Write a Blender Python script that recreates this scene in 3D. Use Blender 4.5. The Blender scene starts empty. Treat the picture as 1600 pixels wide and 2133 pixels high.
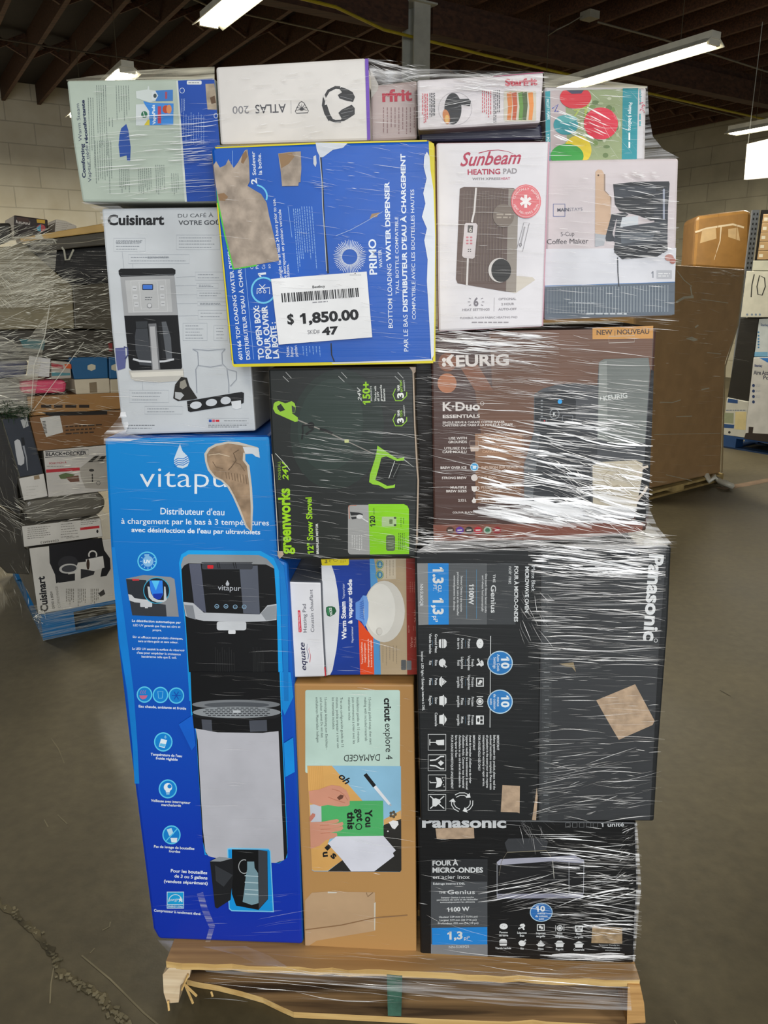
import bpy, math, random
from mathutils import Vector
C = bpy.context.scene.collection
rnd = random.Random(7)
# ---------------------------------------------------------------- camera, light, exposure
PITCH = math.radians(16); EYE = Vector((0, 0, 1.525)); FPX = 1602.0
cam = bpy.data.cameras.new('camera'); cam_o = bpy.data.objects.new('camera', cam); C.objects.link(cam_o)
cam_o.location = EYE; cam_o.rotation_euler = (math.pi/2-PITCH, 0, 0)
cam.sensor_fit = 'HORIZONTAL'; cam.sensor_width = 36; cam.lens = 36*FPX/1600
bpy.context.scene.camera = cam_o
sc = bpy.context.scene
sc.view_settings.view_transform = 'Standard'; sc.view_settings.look = 'None'
sc.view_settings.gamma = 1; sc.view_settings.exposure = 0.0
try: sc.view_settings.use_curve_mapping = False
except Exception: pass
sc.cycles.use_denoising = True; sc.cycles.max_bounces = 7; sc.cycles.transparent_max_bounces = 24
sc.cycles.sample_clamp_indirect = 4
world = bpy.data.worlds.new('world'); sc.world = world; world.use_nodes = True
world.node_tree.nodes['Background'].inputs[0].default_value = (0.80, 0.86, 1.0, 1)
world.node_tree.nodes['Background'].inputs[1].default_value = 0.11
def area(name, loc, rot, sx, sy, power, col):
    l = bpy.data.lights.new(name, 'AREA'); l.shape = 'RECTANGLE'; l.size = sx; l.size_y = sy; l.energy = power; l.color = col
    o = bpy.data.objects.new(name, l); o.location = loc; o.rotation_euler = rot; C.objects.link(o); return o
# daylight entering by the open loading door behind the photographer
area('daylight_from_loading_door', (0.9, -5.2, 2.3), (math.radians(85), 0, math.radians(5)), 4.6, 3.6, 355, (0.93, 0.97, 1.0))

# ---------------------------------------------------------------- geometry helpers
FW = Vector((0, math.cos(PITCH), -math.sin(PITCH))); UP = Vector((0, math.sin(PITCH), math.cos(PITCH)))
def ray(px, py): return FW*FPX + Vector((px-800, 0, 0)) - UP*(py-1066.5)
class Plane:
    def __init__(s, origin, az):               # az: compass angle of the face's left-to-right direction
        s.o = Vector(origin); a = math.radians(az)
        s.e = Vector((math.sin(a), math.cos(a), 0)); s.n = Vector((s.e.y, -s.e.x, 0))
        if s.n.dot(EYE-s.o) < 0: s.n = -s.n
    def at(s, px, py, p=0.0):
        r = ray(px, py); t = ((s.o+s.n*p)-EYE).dot(s.n)/r.dot(s.n)
        return EYE + r*t
def on_z(px, py, z):
    r = ray(px, py); return EYE + r*((z-EYE.z)/r.z)
def lin(h):
    h = h.lstrip('#'); v = [int(h[i:i+2], 16)/255 for i in (0, 2, 4)]
    return [c/12.92 if c <= .04045 else ((c+.055)/1.055)**2.4 for c in v]
MATS = {}
def nodes_of(m):
    m.use_nodes = True; nt = m.node_tree; return nt, nt.nodes, nt.links
def film_normal(nt):
    """height of the stretched film's horizontal wrinkles, in world space"""
    N, L = nt.nodes, nt.links
    g = N.new('ShaderNodeNewGeometry'); mp = N.new('ShaderNodeMapping'); L.new(g.outputs['Position'], mp.inputs[0])
    mp.inputs['Rotation'].default_value = (0, math.radians(3), 0)
    mp.inputs['Scale'].default_value = (5, 5, 150)
    nz = N.new('ShaderNodeTexNoise'); nz.inputs['Scale'].default_value = 1; nz.inputs['Detail'].default_value = 2
    L.new(mp.outputs[0], nz.inputs[0])
    b = N.new('ShaderNodeBump'); b.inputs['Strength'].default_value = .7; b.inputs['Distance'].default_value = .0022
    L.new(nz.outputs[0], b.inputs['Height']); return b
def mat(hexc, rough=.5, film=.09, metal=0, var=.10, vs=9):
    key = (hexc, rough, film, metal, var)
    if key in MATS: return MATS[key]
    m = bpy.data.materials.new('surface_'+hexc.strip('#')); nt, N, L = nodes_of(m); b = N['Principled BSDF']
    c = lin(hexc)
    g = N.new('ShaderNodeNewGeometry'); nz = N.new('ShaderNodeTexNoise'); nz.inputs['Scale'].default_value = vs; nz.inputs['Detail'].default_value = 4
    L.new(g.outputs['Position'], nz.inputs[0])
    r = N.new('ShaderNodeValToRGB'); L.new(nz.outputs[0], r.inputs[0])
    r.color_ramp.elements[0].position = .35; r.color_ramp.elements[1].position = .65
    r.color_ramp.elements[0].color = [x*(1-var) for x in c]+[1]; r.color_ramp.elements[1].color = [min(1, x*(1+var*.5)) for x in c]+[1]
    L.new(r.outputs[0], b.inputs['Base Color']); b.inputs['Roughness'].default_value = rough; b.inputs['Metallic'].default_value = metal; b.inputs['Specular IOR Level'].default_value = .3
    if film:
        b.inputs['Coat Weight'].default_value = film; b.inputs['Coat Roughness'].default_value = .16
        f = film_normal(nt); L.new(f.outputs[0], b.inputs['Coat Normal'])
    MATS[key] = m; return m
def mesh_obj(name, verts, faces, mats, fm=None, parent=None, loc=None, smooth=False):
    """verts are world positions; the object's origin sits at its parent's origin or at loc"""
    o0 = Vector(parent['_w']) if parent is not None and '_w' in parent else Vector((0, 0, 0))
    if parent is None and loc is not None: o0 = Vector(loc)
    me = bpy.data.meshes.new(name); me.from_pydata([Vector(v)-o0 for v in verts], [], faces)
    for m in (mats if isinstance(mats, (list, tuple)) else [mats]): me.materials.append(m)
    if fm: me.polygons.foreach_set('material_index', fm)
    if smooth: me.polygons.foreach_set('use_smooth', [True]*len(me.polygons))
    me.update()
    o = bpy.data.objects.new(name, me); C.objects.link(o)
    if parent is not None: o.parent = parent
    else: o.location = o0; o['_w'] = list(o0)
    return o
def tag(o, label=None, cat=None, group=None, kind=None):
    for k, v in (('label', label), ('category', cat), ('group', group), ('kind', kind)):
        if v: o[k] = v
    return o
def thing(name, loc, label, cat, group=None):
    o = bpy.data.objects.new(name, None); o.empty_display_size = .05; C.objects.link(o); o.location = loc; o['_w'] = list(loc)
    return tag(o, label, cat, group)
def bevel(o, w, seg=2):
    m = o.modifiers.new('rounded_edges', 'BEVEL'); m.width = w; m.segments = seg; m.limit_method = 'ANGLE'; m.angle_limit = math.radians(35)
class MB:
    def __init__(s): s.v = []; s.f = []; s.m = []
    def add(s, vs, fs, mi=0):
        n = len(s.v); s.v += [Vector(x) for x in vs]; s.f += [[i+n for i in f] for f in fs]; s.m += [mi]*len(fs)
    def box(s, c, dx, dy, dz, ex=Vector((1, 0, 0)), ey=Vector((0, 1, 0)), ez=Vector((0, 0, 1)), mi=0):
        c = Vector(c); vs = [c+ex*(a*dx/2)+ey*(b*dy/2)+ez*(e*dz/2) for a in (-1, 1) for b in (-1, 1) for e in (-1, 1)]
        s.add(vs, [(0, 1, 3, 2), (4, 6, 7, 5), (0, 4, 5, 1), (2, 3, 7, 6), (0, 2, 6, 4), (1, 5, 7, 3)], mi)
    def beam(s, a, b, w, h, mi=0, up=Vector((0, 0, 1))):
        a, b = Vector(a), Vector(b); d = (b-a); l = d.length; d.normalize(); x = d.cross(up)
        if x.length < 1e-4: x = Vector((1, 0, 0))
        x.normalize(); s.box((a+b)/2, l, w, h, d, x, x.cross(d), mi)
    def tube(s, pts, r, mi=0, n=6):
        pts = [Vector(p) for p in pts]; rings = []
        for i, p in enumerate(pts):
            d = (pts[min(i+1, len(pts)-1)]-pts[max(i-1, 0)]).normalized(); x = d.cross(Vector((0, 0, 1)))
            if x.length < 1e-3: x = Vector((1, 0, 0))
            x.normalize(); y = x.cross(d)
            rings.append([p+(x*math.cos(2*math.pi*k/n)+y*math.sin(2*math.pi*k/n))*r for k in range(n)])
        vs = [v for q in rings for v in q]; fs = []
        for i in range(len(pts)-1):
            for k in range(n): fs.append((i*n+k, i*n+(k+1) % n, (i+1)*n+(k+1) % n, (i+1)*n+k))
        fs += [tuple(range(n)), tuple(range((len(pts)-1)*n, len(pts)*n))]
        s.add(vs, fs, mi)
    def prism(s, front, back, mi=0, side=None):
        n = len(front); si = mi if side is None else side
        s.add(list(front)+list(back), [], 0); b = len(s.v)-2*n
        s.f.append([b+i for i in range(n)]); s.m.append(mi)
        s.f.append([b+n+i for i in reversed(range(n))]); s.m.append(si)
        for i in range(n):
            s.f.append([b+i, b+n+i, b+n+(i+1) % n, b+(i+1) % n]); s.m.append(si)
    def build(s, name, mats, parent=None, loc=None, smooth=False):
        return mesh_obj(name, s.v, s.f, mats, s.m, parent, loc, smooth)

# ---------------------------------------------------------------- printed cartons
_fc = bpy.data.curves.new('lettering', 'FONT'); _fo = bpy.data.objects.new('lettering', _fc); _fc.resolution_u = 3
CAPH = .697
def glyphs(s, bold, shear):
    _fc.body = s; _fc.offset = bold; _fc.shear = shear
    me = _fo.to_mesh(); v = [(a.co.x, a.co.y) for a in me.vertices]; f = [list(p.vertices) for p in me.polygons]
    _fo.to_mesh_clear()
    for i, ch in enumerate(s):                 # the built-in face draws 1 as a bare stem: give it a flag
        if ch == '1':
            _fc.body = s[:i+1]; me = _fo.to_mesh(); xr = max(a.co.x for a in me.vertices); _fo.to_mesh_clear()
            w = .085+2*bold; x = xr-w*.6+shear*.3; n = len(v); y = .68+bold
            v += [(x, y), (x-.19-bold, y-.14), (x-.19-bold, y-.14-w), (x, y-w*1.1)]; f.append([n, n+1, n+2, n+3])
    return v, f
class Box:
    """a carton: its printed face stands on a plane of its pallet at protrusion p"""
    def __init__(s, name, label, plane, p, outline, depth, col, side=None, film=.09, cat='box', group=None, bev=.004, body='carton', body_mat=None, rough=.45):
        s.pl, s.p = plane, p
        fr = [plane.at(x, y, p) for x, y in outline]; bk = [v-plane.n*depth for v in fr]
        zmin = min(v.z for v in fr); mid = sum((Vector((v.x, v.y, 0)) for v in fr+bk), Vector())/(2*len(fr))
        s.root = thing(name, (mid.x, mid.y, zmin), label, cat, group)
        mb = MB(); mb.prism(fr, bk, 0, 1)
        o = mb.build(body, [body_mat or mat(col, rough, film), mat(side or col, .6, film*.5)], s.root); bevel(o, bev)
        s.body = o; s.items = []; s.parts = {}; s.part_labels = {}; s.cur = 'printed_text'; s.film = film; s.o = (0, 0); s.k = 1
    def crop(s, ox, oy, k): s.o = (ox, oy); s.k = k; return s
    def part(s, n, label=None):
        s.cur = n
        if label: s.part_labels[n] = label
        return s
    def _put(s, vs, fs, m, part=None, lift=0, thick=0):
        pts = [(s.o[0]+s.k*x, s.o[1]+s.k*y) for x, y in vs]
        xs = [q[0] for q in pts]; ys = [q[1] for q in pts]; bb = (min(xs), min(ys), max(xs), max(ys)); lv = 1
        for b2, l2 in s.items:
            if bb[0] < b2[2] and bb[2] > b2[0] and bb[1] < b2[3] and bb[3] > b2[1] and l2 >= lv: lv = l2+1
        s.items.append((bb, lv)); p = s.p+.0003+.00012*lv+lift
        s.parts.setdefault(part or s.cur, []).append((bb, [s.pl.at(x, y, p) for x, y in pts], fs, m))
    def M(s, c): return mat(c, .5, s.film) if isinstance(c, str) else c
    def P(s, c, pts): s._put(pts, [list(range(len(pts)))], s.M(c))
    def R(s, c, x0, y0, x1, y1): s.P(c, [(x0, y0), (x1, y0), (x1, y1), (x0, y1)])
    def RR(s, c, x0, y0, x1, y1, r=12):
        pts = []
        for cx, cy, a0 in ((x1-r, y0+r, -90), (x1-r, y1-r, 0), (x0+r, y1-r, 90), (x0+r, y0+r, 180)):
            for k in range(5):
                a = math.radians(a0+k*22.5); pts.append((cx+r*math.cos(a), cy+r*math.sin(a)))
        s.P(c, pts)
    def E(s, c, cx, cy, rx, ry=None, rot=0, clip=None, n=28):
        ry = rx if ry is None else ry; a0 = math.radians(rot); pts = []
        for k in range(n):
            t = 2*math.pi*k/n; x, y = rx*math.cos(t), ry*math.sin(t)
            x, y = cx+x*math.cos(a0)-y*math.sin(a0), cy+x*math.sin(a0)+y*math.cos(a0)
            if clip: x = min(max(x, clip[0]), clip[2]); y = min(max(y, clip[1]), clip[3])
            pts.append((x, y))
        s.P(c, pts)
    def ring(s, c, cx, cy, rx, ry=None, w=4, a0=0, a1=360, n=32):
        ry = rx if ry is None else ry
        s.L(c, [(cx+rx*math.cos(math.radians(a0+(a1-a0)*k/n)), cy+ry*math.sin(math.radians(a0+(a1-a0)*k/n))) for k in range(n+1)], w)
    def L(s, c, pts, w=3, w1=None):
        vs = []; n = len(pts)
        for i, (x, y) in enumerate(pts):
            ax, ay = pts[max(i-1, 0)]; bx, by = pts[min(i+1, n-1)]
            if i in (0, n-1) and n > 3 and pts[0] == pts[-1]: ax, ay = pts[-2]; bx, by = pts[1]
            dx, dy = bx-ax, by-ay; l = math.hypot(dx, dy) or 1; ww = (w+((w1 if w1 is not None else w)-w)*i/max(n-1, 1))/2
            vs += [(x-dy/l*ww, y+dx/l*ww), (x+dy/l*ww, y-dx/l*ww)]
        s._put(vs, [[2*i, 2*i+1, 2*i+3, 2*i+2] for i in range(n-1)], s.M(c))
    def box_outline(s, c, x0, y0, x1, y1, w=3): s.L(c, [(x0, y0), (x1, y0), (x1, y1), (x0, y1), (x0, y0)], w)
    def T(s, c, text, p0, p1=None, h=20, b=0, sh=0, d=(1, 0), mid=False):
        """lettering whose baseline runs p0 -> p1 (or from p0 along d at natural width; mid: centred there), capitals h high"""
        v, f = glyphs(text, b*.75, sh)
        if not v: return
        x0 = min(a[0] for a in v); x1 = max(a[0] for a in v)
        if p1 is None:
            W = (x1-x0)*h/CAPH*.95
            if mid: p0 = (p0[0]-d[0]*W/2, p0[1]-d[1]*W/2)
            p1 = (p0[0]+d[0]*W, p0[1]+d[1]*W)
        dx, dy = p1[0]-p0[0], p1[1]-p0[1]; L = math.hypot(dx, dy); ux, uy = dx/L, dy/L; nx, ny = uy, -ux
        kx = L/(x1-x0); ky = h/CAPH
        s._put([(p0[0]+ux*(a-x0)*kx+nx*q*ky, p0[1]+uy*(a-x0)*kx+ny*q*ky) for a, q in v], f, s.M(c))
    def arc(s, c, text, cx, cy, r, a0, a1, h, inside=False):
        for i, ch in enumerate(text):
            if ch == ' ': continue
            a = math.radians(a0+(a1-a0)*(i+.5)/len(text)); x, y = cx+r*math.cos(a), cy+r*math.sin(a)
            d = (-math.sin(a), math.cos(a)) if not inside else (math.sin(a), -math.cos(a))
            s.T(c, ch, (x, y), h=h, b=.02, d=d, mid=True)
    def G(s, c, x0, y0, x1, y1, n, vert=False, w=4, seed=1, tilt=0):
        """lines of print too small to read: broken strokes"""
        r = random.Random(seed); vs = []; fs = []
        for i in range(n):
            t = (i+.5)/n
            if vert: X = x0+(x1-x0)*t; a, b = y0, y1
            else: X = y0+(y1-y0)*t; a, b = x0, x1
            b -= (b-a)*r.random()*.35; q = a
            while q < b:
                l = w*r.uniform(1.5, 5); e = min(q+l, b); k = len(vs); off = tilt*(q-a); o2 = tilt*(e-a)
                if vert: vs += [(X+off-w/2, q), (X+off+w/2, q), (X+o2+w/2, e), (X+o2-w/2, e)]
                else: vs += [(q, X+off-w/2), (e, X+o2-w/2), (e, X+o2+w/2), (q, X+off+w/2)]
                fs.append([k, k+1, k+2, k+3]); q = e+w*.9
        if vs: s._put(vs, fs, s.M(c))
    def done(s):
        for n, its in s.parts.items():          # separate patches, pictures and blocks of print become parts of their own
            g = {'printed_text': 9, 'brand_lettering': 14, 'barcode': 20, 'spine_panel': 0, 'fold_line': 60, 'clear_film': 60}.get(n, 2.5); left = list(range(len(its))); groups = []
            while left:
                grp = [left.pop(0)]; q = list(grp)
                while q:
                    a = its[q.pop()][0]; hit = [j for j in left if a[0]-g < its[j][0][2] and a[2]+g > its[j][0][0] and a[1]-g < its[j][0][3] and a[3]+g > its[j][0][1]]
                    for j in hit: left.remove(j)
                    q += hit; grp += hit
                groups.append(sorted(grp))
            for grp in groups:
                mb = MB(); ms = []
                for j in grp:
                    _, vs, fs, m = its[j]
                    if m not in ms: ms.append(m)
                    mb.add(vs, fs, ms.index(m))
                o = mb.build(n, ms, s.root)
                if n in s.part_labels: o['label'] = s.part_labels[n]
        return s
# ---------------------------------------------------------------- setting
A_DIR = Vector((math.sin(math.radians(-32.2)), math.cos(math.radians(-32.2)), 0)); V_DIR = Vector((A_DIR.y, -A_DIR.x, 0))
AZ_V = 57.8; AZ_A = -32.2
def AV(a, v, z=0): return A_DIR*a+V_DIR*v+Vector((0, 0, z))
def floor_mat():
    m = bpy.data.materials.new('sealed_concrete'); nt, N, L = nodes_of(m); b = N['Principled BSDF']
    g = N.new('ShaderNodeNewGeometry')
    n1 = N.new('ShaderNodeTexNoise'); n1.inputs['Scale'].default_value = 1.1; n1.inputs['Detail'].default_value = 8; n1.inputs['Roughness'].default_value = .6
    n2 = N.new('ShaderNodeTexNoise'); n2.inputs['Scale'].default_value = 26; n2.inputs['Detail'].default_value = 6
    for n in (n1, n2): L.new(g.outputs['Position'], n.inputs[0])
    r = N.new('ShaderNodeValToRGB'); r.color_ramp.elements[0].position = .3; r.color_ramp.elements[1].position = .72
    r.color_ramp.elements[0].color = lin('#3d3728')+[1]; r.color_ramp.elements[1].color = lin('#5c543f')+[1]
    L.new(n1.outputs[0], r.inputs[0])
    mx = N.new('ShaderNodeMix'); mx.data_type = 'RGBA'; mx.blend_type = 'OVERLAY'; mx.inputs[0].default_value = .35
    L.new(r.outputs[0], mx.inputs[6]); L.new(n2.outputs[0], mx.inputs[7]); L.new(mx.outputs[2], b.inputs['Base Color'])
    # scratches and light specks
    r2 = N.new('ShaderNodeMapRange'); L.new(n1.outputs[0], r2.inputs[0]); r2.inputs[3].default_value = .42; r2.inputs[4].default_value = .62
    L.new(r2.outputs[0], b.inputs['Roughness']); b.inputs['Specular IOR Level'].default_value = .35
    bp = N.new('ShaderNodeBump'); bp.inputs['Strength'].default_value = .25; bp.inputs['Distance'].default_value = .004
    L.new(n2.outputs[0], bp.inputs['Height']); L.new(bp.outputs[0], b.inputs['Normal']); return m
f = mesh_obj('floor', [AV(-14, -14), AV(14.1, -14), AV(14.1, 13), AV(-14, 13), AV(-14, -14, -.1), AV(14.1, -14, -.1), AV(14.1, 13, -.1), AV(-14, 13, -.1)],
             [(0, 1, 2, 3), (7, 6, 5, 4), (0, 4, 5, 1), (1, 5, 6, 2), (2, 6, 7, 3), (3, 7, 4, 0)], floor_mat()); tag(f, kind='structure')
def block_mat(c1, c2, name):
    m = bpy.data.materials.new(name); nt, N, L = nodes_of(m); b = N['Principled BSDF']
    tc = N.new('ShaderNodeTexCoord'); sp = N.new('ShaderNodeSeparateXYZ'); cb = N.new('ShaderNodeCombineXYZ')
    L.new(tc.outputs['Object'], sp.inputs[0]); L.new(sp.outputs[0], cb.inputs[0]); L.new(sp.outputs[2], cb.inputs[1])
    br = N.new('ShaderNodeTexBrick'); L.new(cb.outputs[0], br.inputs[0]); br.inputs['Scale'].default_value = 1
    br.inputs['Brick Width'].default_value = .8; br.inputs['Row Height'].default_value = .31; br.inputs['Mortar Size'].default_value = .008
    br.inputs['Color1'].default_value = lin(c1)+[1]; br.inputs['Color2'].default_value = lin(c2)+[1]; br.inputs['Mortar'].default_value = [x*.78 for x in lin(c2)]+[1]
    nz = N.new('ShaderNodeTexNoise'); nz.inputs['Scale'].default_value = 3; nz.inputs['Detail'].default_value = 6; L.new(tc.outputs['Object'], nz.inputs[0])
    mx = N.new('ShaderNodeMix'); mx.data_type = 'RGBA'; mx.blend_type = 'OVERLAY'; mx.inputs[0].default_value = .3
    L.new(br.outputs[0], mx.inputs[6]); L.new(nz.outputs[0], mx.inputs[7]); L.new(mx.outputs[2], b.inputs['Base Color'])
    bp = N.new('ShaderNodeBump'); bp.inputs['Strength'].default_value = .6; bp.inputs['Distance'].default_value = .01; bp.invert = True
    L.new(br.outputs['Fac'], bp.inputs['Height']); L.new(bp.outputs[0], b.inputs['Normal']); b.inputs['Roughness'].default_value = .7; return m
def wall(name, start, d, length, m, h=4.62):
    me = bpy.data.meshes.new(name); mb = MB(); mb.box((length/2, .1, h/2), length, .2, h)
    me.from_pydata(mb.v, [], mb.f); me.materials.append(m); o = bpy.data.objects.new(name, me); C.objects.link(o)
    o.location = start; o.rotation_euler = (0, 0, math.atan2(d.y, d.x)); return tag(o, kind='structure')
wall('wall_left', AV(14, -14), V_DIR, 27, block_mat('#d6cfbb', '#cdc5b0', 'painted_block_cream'))
wall('wall_right', AV(14, 13), -A_DIR, 28, block_mat('#b0a993', '#a69f8a', 'painted_block_grey'))
JB, JD = 4.3, .28
def wood_mat(c1, c2, name, axis, sc_=6, rough=.75, film=0):
    m = bpy.data.materials.new(name); nt, N, L = nodes_of(m); b = N['Principled BSDF']
    g = N.new('ShaderNodeNewGeometry'); mp = N.new('ShaderNodeMapping'); L.new(g.outputs['Position'], mp.inputs[0])
    mp.inputs['Rotation'].default_value = (0, 0, -math.atan2(axis.y, axis.x)); mp.inputs['Scale'].default_value = (sc_*.22, sc_*6, sc_*6)
    nz = N.new('ShaderNodeTexNoise'); nz.inputs['Scale'].default_value = 1.6; nz.inputs['Detail'].default_value = 7; nz.inputs['Distortion'].default_value = .6
    L.new(mp.outputs[0], nz.inputs[0]); r = N.new('ShaderNodeValToRGB'); L.new(nz.outputs[0], r.inputs[0])
    r.color_ramp.elements[0].position = .32; r.color_ramp.elements[1].position = .66
    r.color_ramp.elements[0].color = lin(c1)+[1]; r.color_ramp.elements[1].color = lin(c2)+[1]
    L.new(r.outputs[0], b.inputs['Base Color']); b.inputs['Roughness'].default_value = rough
    if film: b.inputs['Coat Weight'].default_value = film; L.new(film_normal(nt).outputs[0], b.inputs['Coat Normal'])
    return m
jm = wood_mat('#2e1b0d', '#583722', 'old_joist_timber', A_DIR); dm = wood_mat('#150d09', '#241811', 'dark_roof_boards', V_DIR)
mb = MB(); mb.add([AV(-6, -14, JB+JD), AV(14, -14, JB+JD), AV(14, 13, JB+JD), AV(-6, 13, JB+JD), AV(-6, -14, JB+JD+.05), AV(14, -14, JB+JD+.05), AV(14, 13, JB+JD+.05), AV(-6, 13, JB+JD+.05)],
   [(0, 1, 2, 3), (7, 6, 5, 4), (0, 4, 5, 1), (1, 5, 6, 2), (2, 6, 7, 3), (3, 7, 4, 0)])
ceil = tag(mb.build('ceiling', dm), kind='structure')
joists = [-9+.5*i for i in range(44)]
for v in joists:
    m_ = MB(); m_.beam(AV(-4, v, JB+JD/2), AV(13.99, v, JB+JD/2), .05, JD); m_.build('joist', jm, ceil)
for a in (3.2, 5.2, 9.2, 11.4):
    m_ = MB()
    for v0, v1 in zip(joists, joists[1:]):
        m_.beam(AV(a, v0+.03, JB+.03), AV(a, v1-.03, JB+JD-.03), .04, .05); m_.beam(AV(a+.05, v0+.03, JB+JD-.03), AV(a+.05, v1-.03, JB+.03), .04, .05)
    m_.build('cross_bridging', jm, ceil)
bm_ = wood_mat('#2c1a10', '#4a2f1f', 'beam_timber', V_DIR, 3)
for v0, v1 in ((-13, 4.70), (4.99, 12.85)):
    m_ = MB(); m_.beam(AV(7.1, v0, 4.09), AV(7.1, v1, 4.09), .16, .24); m_.beam(AV(7.12, v0, 4.255), AV(7.12, v1, 4.255), .09, .09); tag(m_.build('beam', bm_), kind='structure')
# steel column under the beam
st = mat('#a5a69c', .5, 0); m_ = MB(); c0 = AV(7.1, 4.845)
m_.box(c0+Vector((0, 0, 2.11)), .012, .2, 4.22, V_DIR, A_DIR)
for s_ in (-1, 1): m_.box(c0+A_DIR*(s_*.1)+Vector((0, 0, 2.11)), .19, .016, 4.22, V_DIR, A_DIR)
m_.box(c0+Vector((0, 0, 4.21)), .3, .3, .016, V_DIR, A_DIR)
tag(m_.build('column', st, loc=c0), 'pale grey steel I-section column standing under the roof beam', 'column', kind='structure')
# conduit, yellow cable and wires under the joists
def at_z(px, py, z): return on_z(px, py, z)
def run(name, pts, z, r, m, label, cat):
    m_ = MB(); m_.tube([at_z(x, y, z) for x, y in pts], r, n=6); return tag(m_.build(name, m), label, cat)
run('gas_pipe', [(520, -30), (700, 15), (800, 62), (1010, 115), (1360, 196), (1600, 250)], 3.93, .014, mat('#9a8a1e', .5, 0), 'thin yellow pipe running along below the ceiling joists', 'pipe')
run('conduit', [(340, -30), (440, 15), (560, 40), (800, 92), (1000, 128), (1320, 190), (1550, 247)], 4.22, .009, mat('#77705f', .5, 0), 'thin grey conduit crossing the joists behind the column', 'pipe')
run('ceiling_cable', [(-20, 78), (120, 100), (270, 122), (420, 152)], 4.25, .010, mat('#4a4034', .7, 0), 'dark cable strung across the joists at the left', 'cable')
run('power_cable', [(1245, 46), (1380, 82), (1500, 118), (1600, 150)], 4.22, .010, mat('#6d6758', .5, 0), 'grey cable leaving the ceiling junction box', 'cable')
jb = thing('junction_box', at_z(1228, 44, 4.2), 'small grey junction box under the joists above the long tube light', 'electrical box')
m_ = MB(); c0 = at_z(1228, 44, 4.2)+Vector((0, 0, .05)); m_.box(c0, .14, .14, .07, V_DIR, A_DIR); m_.build('housing', mat('#8b8778', .5, 0), jb)
m_ = MB(); m_.tube([c0+Vector((-.07, 0, 0)), at_z(1185, 50, 4.15), at_z(1160, 62, 4.1), at_z(1142, 74, 4.1)], .006); m_.build('cable', mat('#6d6758', .5, 0), jb)
# ---------------------------------------------------------------- fluorescent fixtures
def emit(name, col, s):
    m = bpy.data.materials.new(name); nt, N, L = nodes_of(m); b = N['Principled BSDF']
    b.inputs['Base Color'].default_value = (*col, 1); b.inputs['Emission Color'].default_value = (*col, 1); b.inputs['Emission Strength'].default_value = s; return m
tube_m = emit('lit_tube', (1.0, .94, .74), 22); fx_m = mat('#dcd9c8', .4, 0)
def fixture(near, length, label, power):
    """near: the end closer to the camera; the batten runs away along the joists"""
    far = near+A_DIR*length; mid = (near+far)/2
    t = thing('tube_light', mid, label, 'ceiling light', 'fluorescent tube lights hanging below the joists')
    m_ = MB()
    prof = [(-.06, .05), (.06, .05), (.06, .0), (.13, -.05), (.125, -.055), (.05, -.008), (-.05, -.008), (-.125, -.055), (-.13, -.05), (-.06, .0)]
    f1 = [near+V_DIR*x+Vector((0, 0, z)) for x, z in prof]; f2 = [far+V_DIR*x+Vector((0, 0, z)) for x, z in prof]; m_.prism(f1, f2)
    m_.build('reflector', fx_m, t)
    for x in (-.045, .045):
        q = MB(); q.tube([near+V_DIR*x+A_DIR*.04+Vector((0, 0, -.035)), far+V_DIR*x-A_DIR*.04+Vector((0, 0, -.035))], .023, n=8); q.build('tube', tube_m, t, smooth=True)
    for k, e in ((.02, near), (-.02, far)):
        q = MB(); q.box(e+A_DIR*k+Vector((0, 0, -.03)), .15, .025, .05, V_DIR, A_DIR); q.build('end_cap', fx_m, t)
    for k in (.15, .85):
        q = MB(); b0 = near.lerp(far, k)+Vector((0, 0, .05)); q.tube([b0, Vector((b0.x, b0.y, JB))], .003, n=4); q.build('hanging_wire', mat('#55503f', .5, 0), t)
    l = area('tube_glow', mid+Vector((0, 0, -.08)), (0, 0, math.atan2(A_DIR.y, A_DIR.x)), length*.9, .2, power, (1, .93, .76)); return t
fixture(at_z(1492, 78, 3.6)-A_DIR*0, 2.42, 'long lit tube light above the balloon pump and coffee maker boxes', 170)
p0 = at_z(432, 42, 3.6); fixture(p0-A_DIR*2.42, 2.42, 'lit tube light cut off by the top edge of the picture', 130)
fixture(at_z(266, 138, 3.6), 2.42, 'lit tube light seen end on, showing above the pale green steam box', 170)
fixture(at_z(1522, 272, 3.6)-A_DIR*2.4, 2.4, 'short visible end of a lit tube light before the right block wall', 150)
# a few battens of the same hall behind the photographer and over the stacks
for a, v, pw_ in ((-1.5, -1.5, 70), (-1.5, 2.0, 70), (10.8, -2.5, 420), (9.5, 6.5, 170)):
    area('ceiling_tube_glow', AV(a, v, 3.6), (0, 0, math.atan2(A_DIR.y, A_DIR.x)), 2.2, .2, pw_, (1, .94, .80))
# white lit panel on the right
pw = Plane(AV(6, 8.4), 90-32.2+90)
t = thing('lightbox', pw.at(1600, 378), 'bright white hanging panel at the right edge above the stacked cartons', 'lightbox')
m_ = MB(); q = [pw.at(x, y) for x, y in ((1556, 300), (1640, 280), (1640, 366), (1550, 374))]; m_.prism(q, [v-pw.n*.05 for v in q]); m_.build('glowing_face', emit('warm_panel', (1, .93, .78), .85), t)
m_ = MB(); m_.tube([q[0]-pw.n*.02, Vector(((q[0]-pw.n*.02).x, (q[0]-pw.n*.02).y, JB))], .004); m_.tube([q[1]-pw.n*.02, Vector(((q[1]-pw.n*.02).x, (q[1]-pw.n*.02).y, JB))], .004); m_.build('hanging_wire', st, t)
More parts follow.
